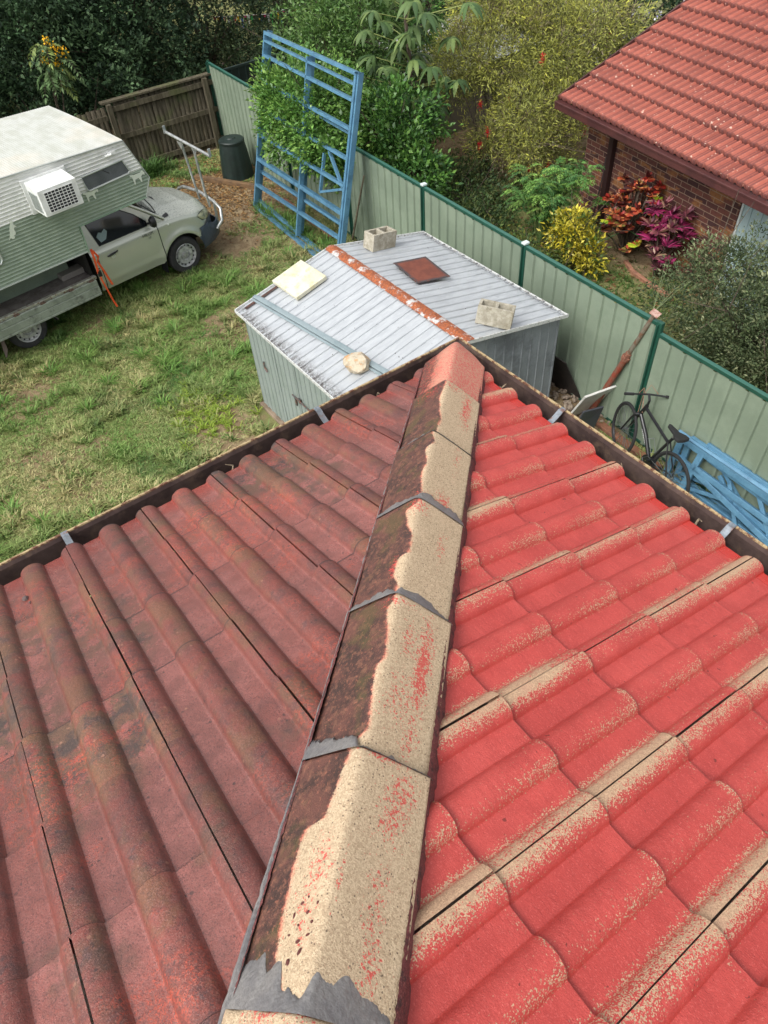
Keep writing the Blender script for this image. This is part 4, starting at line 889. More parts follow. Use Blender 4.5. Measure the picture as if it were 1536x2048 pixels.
# ladder rack and nudge bar
MRK = simple('silver_tube', L(192, 194, 192), .3, .6, L(160, 162, 160), 10)
B = MB(); B.tube([(4.0, .38, .80), (3.98, .40, 1.1), (3.97, .42, 1.82)], .021, 10); B.tube([(4.06, .80, .80), (4.04, .82, 1.1), (4.0, .86, 1.84)], .021, 10)
B.tube([(3.96, -.10, 1.83), (3.99, 1.30, 1.90)], .026, 10)
for (y, zz) in ((-.09, 1.83), (1.29, 1.90)): B.box((3.97, y, zz+.05), (.05, .015, .13))
for (y, q) in ((.42, .13), (.86, .13)): B.add([(3.975, y-.10, 1.83), (3.975, y+.10, 1.84), (3.975, y, 1.70)], [(0, 1, 2)])
B.build('ladder_rack', MRK, ute, smooth=True, recalc=False)
B = MB(); B.tube([(3.90, .13, .50), (4.02, .10, .62), (4.10, .20, .78), (4.10, .38, .86), (4.13, YC, .90), (4.10, 2*YC-.38, .86), (4.10, 2*YC-.2, .78), (4.02, 2*YC-.1, .62)], .03, 10); B.tube([(4.08, .38, .40), (4.10, .38, .86)], .024, 8); B.build('nudge_bar', MRK, ute, smooth=True)
# ------------------------------------------------------------------ camper
cmp_ = thing('camper', 'boxy green and white slide-on camper standing on the ute tray', 'camper', UO, UR)
YS = -.20; YE = 2.25; POLY = [(-2.4, 1.22), (1.32, 1.22), (1.34, 1.62), (2.56, 1.65), (2.71, 1.93), (2.45, 2.57), (-2.4, 2.78)]
def xr(z):   # x extent of the side at height z
    xm = 1.33 if z < 1.635 else np.interp(z, [1.635, 1.65, 1.93, 2.57], [2.5, 2.56, 2.71, 2.45]); return xm
def xl_(z): return -2.4 if z <= 2.57 else -2.4
MCG = NT('camper_side'); sp_ = MCG.sep(MCG.tc)
cl = MCG.step(MCG.mth('SUBTRACT', sp_[2], MCG.mth('MULTIPLY_ADD', sp_[0], .018, 2.035)), -.003, .003)
gcl = MCG.mix(MCG.step(MCG.noise(5, 5, .6), .4, .6), L(140, 154, 138), L(130, 145, 129)); wcl = MCG.mix(MCG.step(MCG.noise(4, 5, .6), .4, .6), L(222, 224, 220), L(206, 208, 204))
MCG = MCG.done(MCG.mix(cl, gcl, wcl), .42, 0, .45)
zs_ = np.arange(1.22, 2.7601, .0075)
def rib(z): q = (z/.052) % 1; return .011*max(0, 1-abs(q-.5)/.26)**1.2
B = MB(); vs = []; rows = 0
for z in zs_:
    x1 = xr(min(z, 2.57)) if z <= 2.57 else 2.45-(z-2.57)/(.21)*4.85
    vs += [(-2.4, YS-rib(z), z), (x1, YS-rib(z), z)]; rows += 1
B.add(vs, [(2*i, 2*i+1, 2*i+3, 2*i+2) for i in range(rows-1)]); B.build('side_wall', MCG, cmp_, recalc=False)
B = MB(); B.add([(x, 2*(YS+YE)/2-y, z) for x, y, z in vs], [(2*i+1, 2*i, 2*i+2, 2*i+3) for i in range(rows-1)]); B.build('side_wall', MCG, cmp_, recalc=False)
B = MB(); fr = [(1.32, 1.22), (1.34, 1.62), (2.56, 1.65), (2.71, 1.93), (2.45, 2.565)]
B.add([(x, y, z) for y in (YS, YE) for (x, z) in fr], [(i, i+1, 5+i+1, 5+i) for i in range(4)]); B.add([(-2.4, YS, 1.22), (-2.4, YE, 1.22), (-2.4, YE, 2.76), (-2.4, YS, 2.76)], [(0, 1, 2, 3)]); B.add([(-2.4, YS, 1.22), (1.32, YS, 1.22), (1.32, YE, 1.22), (-2.4, YE, 1.22)], [(0, 1, 2, 3)]); B.build('front_wall', MCG, cmp_, recalc=False)
MCR = NT('camper_roof'); rr_ = MCR.noise(3, 5, .65, vec=MCR.map((2.2, 1.0, 1))); c1 = MCR.mix(MCR.step(rr_, .38, .64), L(190, 192, 186), L(174, 176, 166)); st = MCR.noise(3, 4, .7, vec=MCR.map((14, .8, 1))); c1 = MCR.mix(MCR.mth('MULTIPLY', MCR.step(st, .5, .66), .4), c1, L(166, 168, 162)); c1 = MCR.mix(MCR.mth('MULTIPLY', MCR.step(MCR.noise(26, 3), .70, .74), .7), c1, L(130, 128, 122)); c1 = MCR.mix(MCR.mth('MULTIPLY', MCR.step(MCR.noise(.9, 3), .52, .66), .3), c1, L(214, 200, 182)); MCR = MCR.done(c1, .5, 0, .4)
B = MB(); vs = []
nx = 122; ys_ = [YS-.012, YS, .4, 1.05, 1.7, YE, YE+.012]
for i in range(nx*3+1):
    x = 2.46-4.87*i/(nx*3); z = 2.572+(2.45-x)*.0433; zz_ = .0035 if (i % 3) == 0 else 0
    for j, y in enumerate(ys_): vs.append((x, y, z+zz_+(-.02 if j in (0, 6) else .018*(1-((y-1.02)/1.23)**2))))
n = 7; B.add(vs, [(i*n+j, i*n+j+1, i*n+n+j+1, i*n+n+j) for i in range(nx*3) for j in range(n-1)]); B.build('roof', MCR, cmp_, recalc=False)
MTG = simple('trim_grey', L(176, 182, 178), .4, .3); MTW = simple('white_plastic', L(226, 228, 226), .45, 0, L(210, 212, 208), 8)
B = MB(); e = [(-2.4, 2.775), (2.455, 2.57), (2.715, 1.93), (2.565, 1.65)]; 
for (p0, p1) in zip(e, e[1:]): B.beam((p0[0], YS-.014, p0[1]-.004), (p1[0], YS-.014, p1[1]-.004), .012, .02, up=(0, 1, 0))
B.beam((1.32, YS-.013, 1.225), (-2.4, YS-.013, 1.225), .012, .03, up=(0, 1, 0)); B.build('edge_trim', MTG, cmp_)
B = MB(); B.beam((1.33, YS-.012, 1.22), (1.345, YS-.012, 1.63), .012, .05, up=(0, 1, 0)); B.beam((1.34, YS-.012, 1.635), (2.56, YS-.012, 1.655), .012, .035, up=(0, 1, 0)); B.build('edge_trim', simple('green_trim', L(122, 146, 124), .45), cmp_)
B = MB(); B.box((-.65, 1.02, 1.0), (3.5, 1.38, .48)); B.build('base_cabinet', simple('base_green', L(104, 118, 104), .6, 0, L(92, 106, 94), 3), cmp_)
B = MB(); B.box((1.08, .27, .79), (.40, .2, .09)); B.build('step_box', simple('step_grey', L(120, 116, 112), .7), cmp_, bevel=.006)
# louvre window at the front of the side, with frame
def wloop(y, P, r_=.03): return [(x, y, z) for x, z in P]
W1 = [(1.64, 2.285), (2.345, 2.315), (2.425, 2.13), (2.39, 2.095), (1.70, 2.065), (1.665, 2.09)]
B = MB(); B.prism(wloop(YS-.012, W1), (0, 0, 0), (0, .02, 0)); w_ = B.build('window', simple('grey_glass', L(96, 100, 102), .12, 0, L(84, 88, 90), 3, spec=.7), cmp_)
B = MB(); B.tube(wloop(YS-.018, W1), .014, 6, closed=True); B.build('window_frame', MTG, w_)
B = MB(); B.tube([(2.0, YS-.014, 2.27), (2.09, YS-.014, 2.20)], .006, 5); B.build('stay', MBLK, w_)
W2 = [(-.55, 2.0), (.0, 2.0), (.06, 1.95), (.06, 1.62), (.02, 1.57), (-.55, 1.55)]
B = MB(); B.prism(wloop(YS-.016, W2), (0, 0, 0), (0, .02, 0)); w_ = B.build('window', simple('panel_green', L(142, 156, 142), .4, 0, L(130, 146, 132), 4), cmp_)
B = MB(); B.tube(wloop(YS-.02, W2), .016, 6, closed=True); B.build('window_frame', MTG, w_)
# air conditioner
ax0, ax1, az0, az1, ay = .80, 1.40, 2.10, 2.47, -.62
B = MB(); B.add([(ax0, ay, az0), (ax1, ay, az0), (ax1, ay, az1), (ax0, ay, az1), (ax0-.0, YS, az0), (ax1+.0, YS, az0), (ax1, YS, az1+.03), (ax0, YS, az1+.03)], [(0, 4, 7, 3), (1, 2, 6, 5), (3, 7, 6, 2), (0, 1, 5, 4), (0, 3, 2, 1)])
B.box(((ax0+ax1)/2, YS-.02, (az0+az1)/2), (ax1-ax0+.10, .03, az1-az0+.12)); ac = B.build('air_conditioner', MTW, cmp_, bevel=.006)
B = MB(); B.box(((ax0+ax1)/2+.0, ay-.004, (az0+az1)/2), (.44, .006, .28)); B.build('grille_back', simple('coil_dark', L(44, 46, 48), .7, .2), ac)
B = MB()
for k in range(9): B.box((ax0+.08+.055*k, ay-.010, (az0+az1)/2), (.007, .008, .29))
for k in range(8): B.box(((ax0+ax1)/2, ay-.011, az0+.045+.04*k), (.45, .009, .006))
B.build('grille', MTW, ac)
B = MB(); B.box((ax0-.004, -.42, 2.27), (.006, .27, .26))
for k in range(12): B.box((ax0-.010, -.53+.02*k, 2.27), (.008, .006, .24))
B.build('louvre', MTG, ac)
B = MB(); B.tube([(2.10, YS-.02, 2.44), (2.2, YS-.05, 2.45), (2.2, YS-.04, 2.46)], .02, 8); B.box((2.22, YS-.025, 2.455), (.13, .02, .05)); B.build('lamp_fitting', MTW, cmp_)
# white animal stencils
MST = simple('stencil_white', L(206, 214, 200), .6)
roo = [(0, 0), (.05, 0), (.07, .03), (.05, .06), (.10, .07), (.13, .12), (.12, .2), (.16, .24), (.2, .22), (.19, .26), (.15, .30), (.17, .34), (.15, .42), (.13, .36), (.10, .42), (.09, .34), (.06, .30), (.02, .22), (-.02, .12), (-.06, .04), (-.1, .0), (-.04, .04)]
dog = [(0, 0), (.02, 0), (.03, .07), (.10, .08), (.13, .0), (.15, 0), (.15, .09), (.19, .11), (.22, .09), (.23, .13), (.19, .17), (.15, .15), (.03, .15), (-.04, .17), (-.05, .14), (-.01, .12)]
for (P, x, z, s) in ((roo, .33, 1.83, .62), (dog, 2.44, 1.90, .95), (dog, 1.62, 1.92, .9), (dog, 1.10, 1.95, .7)):
    B = MB(); B.prism([(x+a*s, YS-.0135, z+b*s) for a, b in P], (0, 0, 0), (0, .002, 0)); B.build('stencil', MST, cmp_)
# orange ratchet strap hanging from the front corner
MOS = simple('orange_webbing', L(236, 92, 44), .6, 0, L(214, 76, 36), 30)
st_ = thing('ratchet_strap', 'bright orange ratchet strap hanging beside the cab between tray and camper', 'strap', UO, UR)
def ribbon(pts, w, name):
    B = MB()
    vs = []
    for i, p in enumerate(pts):
        tw = .25*math.sin(i*.9); vs += [(p[0]-w/2*math.cos(tw), p[1]-w/2*math.sin(tw), p[2]), (p[0]+w/2*math.cos(tw), p[1]+w/2*math.sin(tw), p[2])]
    B.add(vs, [(2*i, 2*i+1, 2*i+3, 2*i+2) for i in range(len(pts)-1)]); return B.build(name, MOS, st_, recalc=False, solid=.004)
ribbon([(1.395, -.17, 1.22), (1.385, -.19, 1.1), (1.375, -.19, .96), (1.36, -.19, .82)], .04, 'webbing'); ribbon([(1.375, -.18, .84), (1.37, -.2, .7), (1.40, -.2, .5), (1.43, -.19, .3), (1.46, -.19, .15)], .03, 'webbing')
ribbon([(1.40, -.18, 1.2), (1.47, -.16, 1.06), (1.43, -.15, .98), (1.48, -.14, .8), (1.52, -.12, .62), (1.55, -.11, .50)], .036, 'webbing')
B = MB(); B.box((1.385, -.18, .80), (.06, .035, .10)); B.tube([(1.355, -.18, .88), (1.415, -.18, .88)], .012, 8); B.build('ratchet', MBLK, st_, bevel=.004)
# ================================================================== blue steel frames
MBL = simple('pale_blue_steel', L(92, 136, 163), .42, .15, L(80, 123, 151), 4, dirt=L(70, 106, 132), dsc=7, spec=.5)
def frame_big(name, label, o0, d0, extra, rails, ubr, grp):
    U2 = Vector((-.0545, -.9985, 0)); V2 = Vector((.2752, -.0150, .9613)); N2 = U2.cross(V2).normalized()
    if N2.x < 0: N2 = -N2
    org = Vector((4.3237, 11.552, ZG+.03))+U2*o0+N2*d0
    t = thing(name, label, 'frame', tuple(org), 0, grp)
    P = lambda a, b, c=0: tuple(U2*a+V2*b+N2*c)
    ur = lambda v: ubr-.2*v/3.1
    W_, D_ = .045, .09
    def bar(a, b, nm, w=W_, d=D_): B = MB(); B.chan(a, b, w, d, up=N2, t=.006); return B.build(nm, MBL, t)
    bar(P(0, 0), P(0, 3.08), 'upright'); bar(P(ur(.0)+.0, -.1), P(ur(3.08), 3.08), 'upright', .055); bar(P(ur(.0)+.055, -.1, .02), P(ur(3.08)+.055, 3.08, .02), 'upright', .04)
    bar(P(1.85, .08), P(1.63, 3.0), 'upright')
    for (v0, v1, w) in rails: bar(P(.02, v0), P(ur(v1)-.02, v1), 'rail', w)
    for (a, b) in extra: bar(P(*a, .02), P(*b, .02), 'brace', .04, .05)
    return t
frame_big('wall_frame', 'tall pale blue steel wall frame leaning on the fence with leaves growing through it', 0, 0,
    [((2.44, 1.73), (2.45, 1.08)), ((2.59, 1.8), (3.26, 1.30)), ((2.45, 1.08), (3.27, 1.40))],
    [(3.05, 3.08, .05), (2.93, 2.93, .035), (2.70, 2.71, .045), (2.28, 2.30, .045), (1.82, 1.86, .045), (1.36, 1.44, .045), (.92, 1.0, .06), (.43, .58, .045), (0, -.02, .05)], 3.38, 'blue frames leaning on the fence')
frame_big('wall_frame', 'second pale blue steel frame stacked just behind the tall leaning one', -.10, .12, [((1.62, .95), (1.78, .1))],
    [(.66, .76, .045), (.83, .92, .04), (.08, .02, .045), (2.2, 2.2, .04)], 3.30, 'blue frames leaning on the fence')
def truss(label, p0, p1, lean, h, webs, mids, hbase=.03):
    p0 = Vector(p0); p1 = Vector(p1); t = thing('roof_truss', label, 'truss', tuple(p0), 0, 'blue trusses piled by the fence'); U2 = (p1-p0); Ln = U2.length; U2.normalize(); N2 = Vector((-U2.y, U2.x, 0)).normalized(); N2 = N2 if N2.x > 0 else -N2
    V2 = Vector((0, 0, 1))*math.cos(lean)+N2*math.sin(lean); F2 = U2.cross(V2).normalized(); F2 = F2 if F2.x < 0 else -F2
    P = lambda a, b, c=0: tuple(U2*a+V2*b+F2*c)
    def bar(a, b, nm, w=.08, d=.05): B = MB(); B.beam(a, b, w, d, up=F2); return B.build(nm, MBL, t, bevel=.006)
    bar(P(0, 0), P(Ln, .0), 'chord'); bar(P(0, h), P(Ln, h*.98), 'chord'); bar(P(0, 0), P(0, h), 'end_post')
    for (a0, b0, a1, b1) in mids: bar(P(a0, b0, -.0), P(a1, b1, -.0), 'chord', .07)
    for (a0, b0, a1, b1) in webs: bar(P(a0, b0, -.03), P(a1, b1, -.03), 'web', .05, .035)
    return t
truss('pale blue steel truss at the front of the pile by the bicycle', (4.45, .90, ZG+.05), (4.28, -2.4, ZG+.04), R(20), .66,
    [(.05, .06, .75, .30), (.45, .42, .80, -.0), (.7, .6, 1.3, .02)], [(0, .34, 3.2, .30), (.03, .30, 2.6, -.1)])
truss('pale blue steel truss behind the front one, its end post beside the bicycle saddle', (4.54, 1.20, ZG+.04), (4.38, -2.3, ZG+.05), R(12), .54,
    [(.1, .1, .9, .3), (.6, .4, 1.1, 0)], [(.02, .30, 3.0, .05)])
truss('pale blue steel truss nearest the green fence with its top chord sticking out', (4.63, 1.10, ZG+.04), (4.46, -2.5, ZG+.04), R(3), .60,
    [(.3, .6, 1.0, .1), (1.0, .1, 1.5, .6)], [(.3, .5, 2.9, .42)])
B = MB(); B.beam((4.66, 1.27, ZG+.64), (4.50, -1.9, ZG+.65), .045, .05, up=Vector((-.75, 0, .66))); tag(B.build('steel_channel', MBL), 'loose pale blue channel lying along the top of the truss pile', 'channel')
B = MB(); B.beam((4.30, .75, ZG+.05), (4.24, -2.0, ZG+.05), .06, .04); tag(B.build('steel_channel', simple('dull_black_steel', L(66, 62, 62), .6, .2), rz=0), 'dark grey steel length on the ground under the blue trusses', 'channel')
# ================================================================== bicycle
BK = thing('bicycle', 'black hybrid bicycle standing against the green fence by the blue trusses', 'bicycle', (4.16, .98, ZG), math.atan2(.88, .27)); BK.rotation_euler.x = R(9)
MBK2 = simple('bike_black', L(30, 30, 33), .28, .1, fine=0, spec=.6); MRB = simple('rubber_black', L(34, 34, 35), .8, 0, fine=0); MSV = simple('bike_silver', L(170, 172, 174), .3, .8, fine=0); MSP = simple('spoke_steel', L(130, 132, 134), .35, .7, fine=0)
def bwheel(x, turn=0):
    M3 = Matrix.Rotation(turn, 4, 'Z'); Mt = Matrix.Translation((x, 0, .34)) @ M3; tr = lambda p: tuple(Mt @ Vector(p))
    ring = lambda rr, y=0, n=44: [tr((rr*math.cos(a), y, rr*math.sin(a))) for a in np.linspace(0, 2*math.pi, n, endpoint=False)]
    B = MB(); B.tube(ring(.325), .020, 8, closed=True); ty = B.build('tyre', MRB, BK, smooth=True)
    B = MB(); B.tube(ring(.305), .010, 6, closed=True); B.build('rim', MBK2, ty, smooth=True)
    B = MB()
    for k in range(28): a = 6.2832*k/28; b = a+.5*(1 if k % 2 else -1); B.tube([tr((.02*math.cos(b), .03*(1 if k % 4 < 2 else -1), .02*math.sin(b))), tr((.30*math.cos(a), 0, .30*math.sin(a)))], .0028, 4, caps=False)
    B.tube([tr((0, -.05, 0)), tr((0, .05, 0))], .017, 8); B.build('spokes', MSP, ty)
WBL = 1.0; bwheel(0); bwheel(WBL, R(-14))
BB = (.40, 0, .29); ST = (.24, 0, .74); HTt = (.80, 0, .82); HTb = (.84, 0, .70)
B = MB(); B.tube([BB, ST, (.215, 0, .80)], [.020, .019, .018], 8); B.tube([(.245, 0, .70), HTt], .019, 8); B.tube([BB, (.62, 0, .53), HTb], .026, 10); B.tube([HTb, HTt, (.79, 0, .85)], .025, 10)
for y in (-1, 1): B.tube([(0, .055*y, .34), (.12, .05*y, .335), BB], .010, 6); B.tube([(0, .055*y, .34), (.14, .04*y, .55), (.245, .015*y, .72)], .009, 6)
B.build('bike_frame', MBK2, BK, smooth=True)
B = MB()
for y in (-1, 1): B.tube([(WBL, .05*y, .34), (.915, .05*y, .58), (.865, .045*y, .685), (.84, 0, .70)], [.010, .014, .016, .018], 8)
B.build('fork', MBK2, BK, smooth=True)
Mh = Matrix.Translation((.79, 0, .88)) @ Matrix.Rotation(R(-20), 4, 'Z'); th_ = lambda p: tuple(Mh @ Vector(p))
B = MB(); B.tube([(.79, 0, .84), th_((0, 0, .05)), th_((.07, 0, .09))], .016, 8); B.tube([th_((.03, -.31, .10)), th_((.06, -.15, .09)), th_((.075, 0, .09)), th_((.06, .15, .09)), th_((.03, .31, .10))], .012, 8); hb = B.build('handlebar', MBK2, BK, smooth=True)
for y in (-1, 1): B = MB(); B.tube([th_((.03, .32*y, .10)), th_((.045, .20*y, .095))], .018, 8); B.build('grip', MRB, hb, smooth=True)
for y in (-1, 1): B = MB(); B.tube([th_((.05, .17*y, .09)), th_((.10, .19*y, .075)), th_((.10, .27*y, .075))], .006, 6); B.build('brake_lever', MSV, hb)
B = MB(); B.tube([th_((.09, .12, .09)), th_((.16, .05, .12)), (.88, 0, .86), (.80, .02, .74)], .004, 6); B.tube([th_((.09, -.12, .09)), th_((.18, -.03, .16)), (.92, 0, .90), (.89, 0, .68)], .004, 6); B.build('cable', simple('cable_tan', L(150, 110, 90), .5), hb)
B = MB(); pts = [(-.13, .0), (-.12, .065), (-.06, .07), (0, .035), (.12, .018), (.14, 0), (.12, -.018), (0, -.035), (-.06, -.07), (-.12, -.065)]
B.add([(.20+x*1.15, y*1.2, .90+.012*(abs(x) > .1)) for x, y in pts]+[(.20+x*1.17, y*1.22, .87) for x, y in pts], [tuple(range(10))]+[(i, (i+1) % 10, 10+(i+1) % 10, 10+i) for i in range(10)]); sd_ = B.build('saddle', MRB, BK, bevel=.01)
B = MB(); B.tube([(.235, 0, .76), (.21, 0, .87)], .013, 8); B.build('seat_post', MSV, BK)
B = MB(); B.lathe([(.09, .045), (.09, .05), (.02, .055)], (BB[0], 0, BB[2]), 'Y', 24); B.tube([(.40, -.06, .29), (.50, -.07, .16), (.50, -.16, .16)], .012, 6); B.tube([(.40, .06, .29), (.30, .07, .42), (.30, .16, .42)], .012, 6); B.build('crankset', MBK2, BK, smooth=True)
B = MB(); B.tube([(0, .05, .37), (.40, .05, .375), (.48, .05, .29), (.40, .05, .205), (0, .05, .31)], .004, 5, closed=True); B.build('chain', MSP, BK)
B = MB(); q0 = Vector((.46, 0, .37)); q1 = Vector((.58, 0, .50)); nn_ = Vector((-.13, 0, .12)).normalized()
for y in (-1, 1): B.tube([q0+nn_*.02, q0+nn_*.09+Vector((0, .035*y, 0)), q1+nn_*.09+Vector((0, .035*y, 0)), q1+nn_*.02], .0035, 5)
B.tube([q1+nn_*.09+Vector((0, -.035, 0)), q1+nn_*.11, q1+nn_*.09+Vector((0, .035, 0))], .0035, 5); B.build('bottle_cage', MSV, BK)
B = MB(); dn = (Vector(HTb)-Vector(BB)).normalized()
for k in range(9): c_ = Vector(BB)+dn*(.20+.024*k); B.beam(c_+Vector((0, .0215, .012))-dn*.007, c_+Vector((0, .0215, .012))+dn*.007, .004, .020 if k % 3 else .012)
B.build('white_lettering', simple('decal_white', L(210, 212, 212), .5), BK)
# ================================================================== things stacked between shed and fence
MRU = NT('prop_rust'); MRU = MRU.done(MRU.mix(MRU.step(MRU.noise(14, 5, .7), .42, .58), L(136, 62, 44), L(120, 84, 68)), .75, .1)
pa, pb, pm = Vector((4.68, 2.62, ZG+.05)), Vector((4.78, 2.07, ZG+1.84)), None; pm = pa.lerp(pb, .60); ax_ = (pb-pa).normalized()
t = thing('acrow_prop', 'rusty red adjustable steel prop leaning on the green fence', 'prop', tuple(pa), 0); z3 = lambda v: tuple(Vector(v)-pa)
B = MB(); B.tube([z3(pa), z3(pm)], .040, 12); B.build('outer_tube', MRU, t, smooth=True)
B = MB(); B.tube([z3(pm), z3(pb)], .029, 12); B.build('inner_tube', simple('tube_grey', L(128, 122, 108), .6, .3, L(120, 88, 70), 14), t, smooth=True)
B = MB(); B.tube([z3(pm-ax_*.05), z3(pm-ax_*.03), z3(pm-ax_*.029), z3(pm+ax_*.02), z3(pm+ax_*.021), z3(pm+ax_*.08)], [.042, .042, .06, .06, .045, .042], 12); B.tube([z3(pm+Vector((-.07, -.02, .02))), z3(pm+Vector((.06, .02, .0)))], .009, 6); B.build('collar', simple('collar_rust', L(134, 90, 72), .8, 0, L(104, 66, 52), 30), t)
mpp = simple('plate_pinkish', L(188, 160, 148), .7, 0, L(150, 100, 84), 20); B = MB(); B.box(z3(pb+ax_*.005), (.11, .11, .010), .3, M=ax_.to_track_quat('Z', 'Y').to_matrix()); B.build('end_plate', mpp, t); B = MB(); B.box(z3(pa+Vector((0, 0, -.035))), (.16, .16, .01)); B.build('end_plate', mpp, t)
B = MB(); xo, yo = 4.40, 2.40
B.add([(4.40, 2.76, ZG+.0), (4.82, 2.68, ZG+.0), (4.80, 2.36, ZG+.60), (4.31, 2.46, ZG+.60)], [(0, 1, 2, 3)]); tag(B.build('white_board', simple('white_laminate', L(206, 206, 202), .5, 0, L(186, 184, 178), 3), recalc=False, solid=.03, bevel=.003), 'white laminated board leaning under the rusty prop', 'board')
B = MB(); B.add([(4.10, 2.40, ZG+.15), (4.38, 2.30, ZG+.05), (4.44, 2.24, ZG+.52), (4.14, 2.32, ZG+.54)], [(0, 1, 2, 3)]); B.add([(4.10, 2.40, ZG+.12), (4.16, 2.52, ZG+.12), (4.44, 2.42, ZG+.02), (4.38, 2.30, ZG+.02)], [(0, 1, 2, 3)]); tag(B.build('plastic_tub', simple('dark_plastic', L(58, 60, 66), .45, 0, fine=.05), recalc=False, solid=.03, bevel=.012), 'dark grey plastic tub stood on end beside the white board', 'tub')
B = MB(); B.add([(4.74, 3.9, ZG), (4.82, 2.90, ZG), (4.62, 3.12, ZG+.62), (4.56, 3.9, ZG+.7)], [(0, 1, 2, 3)]); tag(B.build('dark_sheet', simple('black_sheet', L(34, 30, 28), .7, 0, L(50, 42, 38), 7), recalc=False, solid=.015), 'dark sheet of board leaning on the fence behind the shed', 'board')
for (a, b, lb) in (((4.62, 2.45, ZG+.04), (4.55, 1.3, ZG+.04), 'reddish timber garden edging on the ground behind the bicycle'), ((4.78, 9.3, ZG+.04), (4.9, 11.4, ZG+.04), 'weathered timber edging under the tall blue frame')):
    B = MB(); B.beam(a, b, .10, .06); tag(B.build('timber_edging', simple('red_timber', L(132, 88, 66), .85, 0, L(104, 74, 58), 9, bump=.4), bevel=.005), lb, 'timber')
V = []; F = []; B = MB()
for k in range(70):
    x, y = RN.uniform(4.42, 4.85), RN.uniform(2.3, 3.6); s = .02+.04*RN.rand(); B.lathe([(.001, -.6), (.8, -.3), (1, .1), (.55, .55), (.001, .7)], (x, y, ZG+.02), n=6, M=Matrix.Rotation(RN.rand()*3, 3, 'X')@Matrix.Diagonal((s, s*1.3, s)))
tag(B.build('rubble', simple('rubble', L(150, 136, 120), .9, 0, L(108, 92, 80), 18)), 'broken stones and rubble between the shed and the fence', 'rubble', None, 'stuff')
# ================================================================== neighbouring house
EN = Vector((-.165, -.986, 0)).normalized(); N0 = (8.531, 7.350, -2.60); ANG = math.atan2(EN.y, EN.x)
nb = thing('brick_house', 'brown brick house with red ribbed tile roof beyond the green fence', 'house', N0, ANG)
P22 = R(22); c22, s22 = math.cos(P22), math.sin(P22); ZB = ZG+2.60
zgr = ZG-N0[2]
MNT = NT('terracotta_tiles'); a_ = MNT.sep(MNT.attr('tl').outputs['Color']); n2 = MNT.noise(2.2, 5, .6); n3 = MNT.noise(24, 4, .7)
c = MNT.mix(MNT.step(n2, .4, .62), L(156, 86, 72), L(136, 74, 62)); c = MNT.mix(MNT.mth('MULTIPLY', a_[0], .55), c, L(164, 92, 76)); c = MNT.mix(MNT.mth('MULTIPLY', MNT.mth('MULTIPLY', MNT.step(a_[1], .35, .05), .75), MNT.step(n3, .2, .45)), c, L(98, 56, 54)); c = MNT.mix(MNT.mth('MULTIPLY', MNT.step(a_[2], .10, .0), .55), c, L(60, 34, 34))  # pans and course laps darkened: rib and step shading painted in
c = MNT.mix(MNT.mth('MULTIPLY', MNT.step(n3, .52, .66), .35), c, L(118, 68, 60))
sp_ = MNT.sep(MNT.tc); low = MNT.step(sp_[1], 2.4, .2)
lich = MNT.step(MNT.mth('SUBTRACT', MNT.mth('MULTIPLY_ADD', MNT.mth('MULTIPLY', low, MNT.step(MNT.noise(1.1, 3), .4, .65)), .17, .09), MNT.vor(11)), -.02, .03); lich = MNT.mth('MULTIPLY', lich, MNT.step(MNT.noise(3.5, 4, .7), .46, .54)); c = MNT.mix(MNT.mth('MULTIPLY', lich, MNT.step(n3, .36, .52)), c, L(198, 168, 152))
cr = MNT.mth('MULTIPLY', MNT.step(a_[1], .75, .98), MNT.step(n3, .52, .64)); c = MNT.mix(MNT.mth('MULTIPLY', cr, .5), c, L(206, 150, 130))
MNT.bump(n3, .3, .01); MNT = MNT.done(c, .75, 0, .35)
V = []; F = []; A = []; NX = 34*20; stp = .3/20*1.0
prof = []
for k in range(20):
    w = k/20*.3; h1 = max(0, 1-((w-.05)/.036)**2)*.038; h2 = max(0, 1-((w-.20)/.036)**2)*.038; h3 = max(0, 1-((w-.265)/.018)**2)*.010+max(0, 1-((w-.115)/.018)**2)*.010; prof.append(max(h1, h2, h3))
rowsn = 0; cols_ = NX+1
for cidx in range(17):
    for (f, dz) in ((0, -.07), (0, 0), (.5, -.0), (1.02, 0)):
        if True:
            for i in range(cols_):
                tr_i = RN.rand() if False else ((math.sin((i//20)*12.9898+cidx*78.233)*43758.5453) % 1)
                h = prof[i % 20]+.062*(1-f)+dz+.002*math.sin((i//20)*7+cidx*3); tt = (cidx+f)*.32
                V.append((i*stp-.0, tt*c22-s22*h, tt*s22+c22*h)); A.append((tr_i, prof[i % 20]/.038, (f if dz == 0 else 0), 1))
            rowsn += 1
for r_ in range(rowsn-1):
    if r_ % 4 == 3: continue
    for i in range(cols_-1): o = r_*cols_+i; F.append((o, o+1, o+cols_+1, o+cols_))
npmesh('roof', V, F, MNT, nb, {'tl': A}, smooth=False)
MNG = simple('maroon_gutter', L(84, 50, 48), .4, 0, L(70, 42, 42), 3, spec=.5)
B = MB(); g_ = [(.05, -.03), (-.085, -.03), (-.095, -.035), (-.095, -.06), (-.085, -.065), (-.085, -.15), (-.075, -.16), (.06, -.16)]
g_ = [(y+.0, z+.02) for y, z in g_]; B.add([(x, y, z) for x in (-.02, 10.2) for (y, z) in g_], [(i, i+1, 8+i+1, 8+i) for i in range(7)]+[tuple(range(8))]); B.build('gutter', MNG, nb, recalc=False)
B = MB(); B.beam((-.02, .0, -.02), (-.02, 5.44*c22, 5.44*s22-.02), .03, .16, up=(0, -s22, c22)); B.build('barge_board', MNG, nb)
B = MB(); B.box((5.1, .28, -.165), (10.1, .55, .012)); B.build('soffit', simple('soffit_dark', L(92, 74, 66), .8), nb)
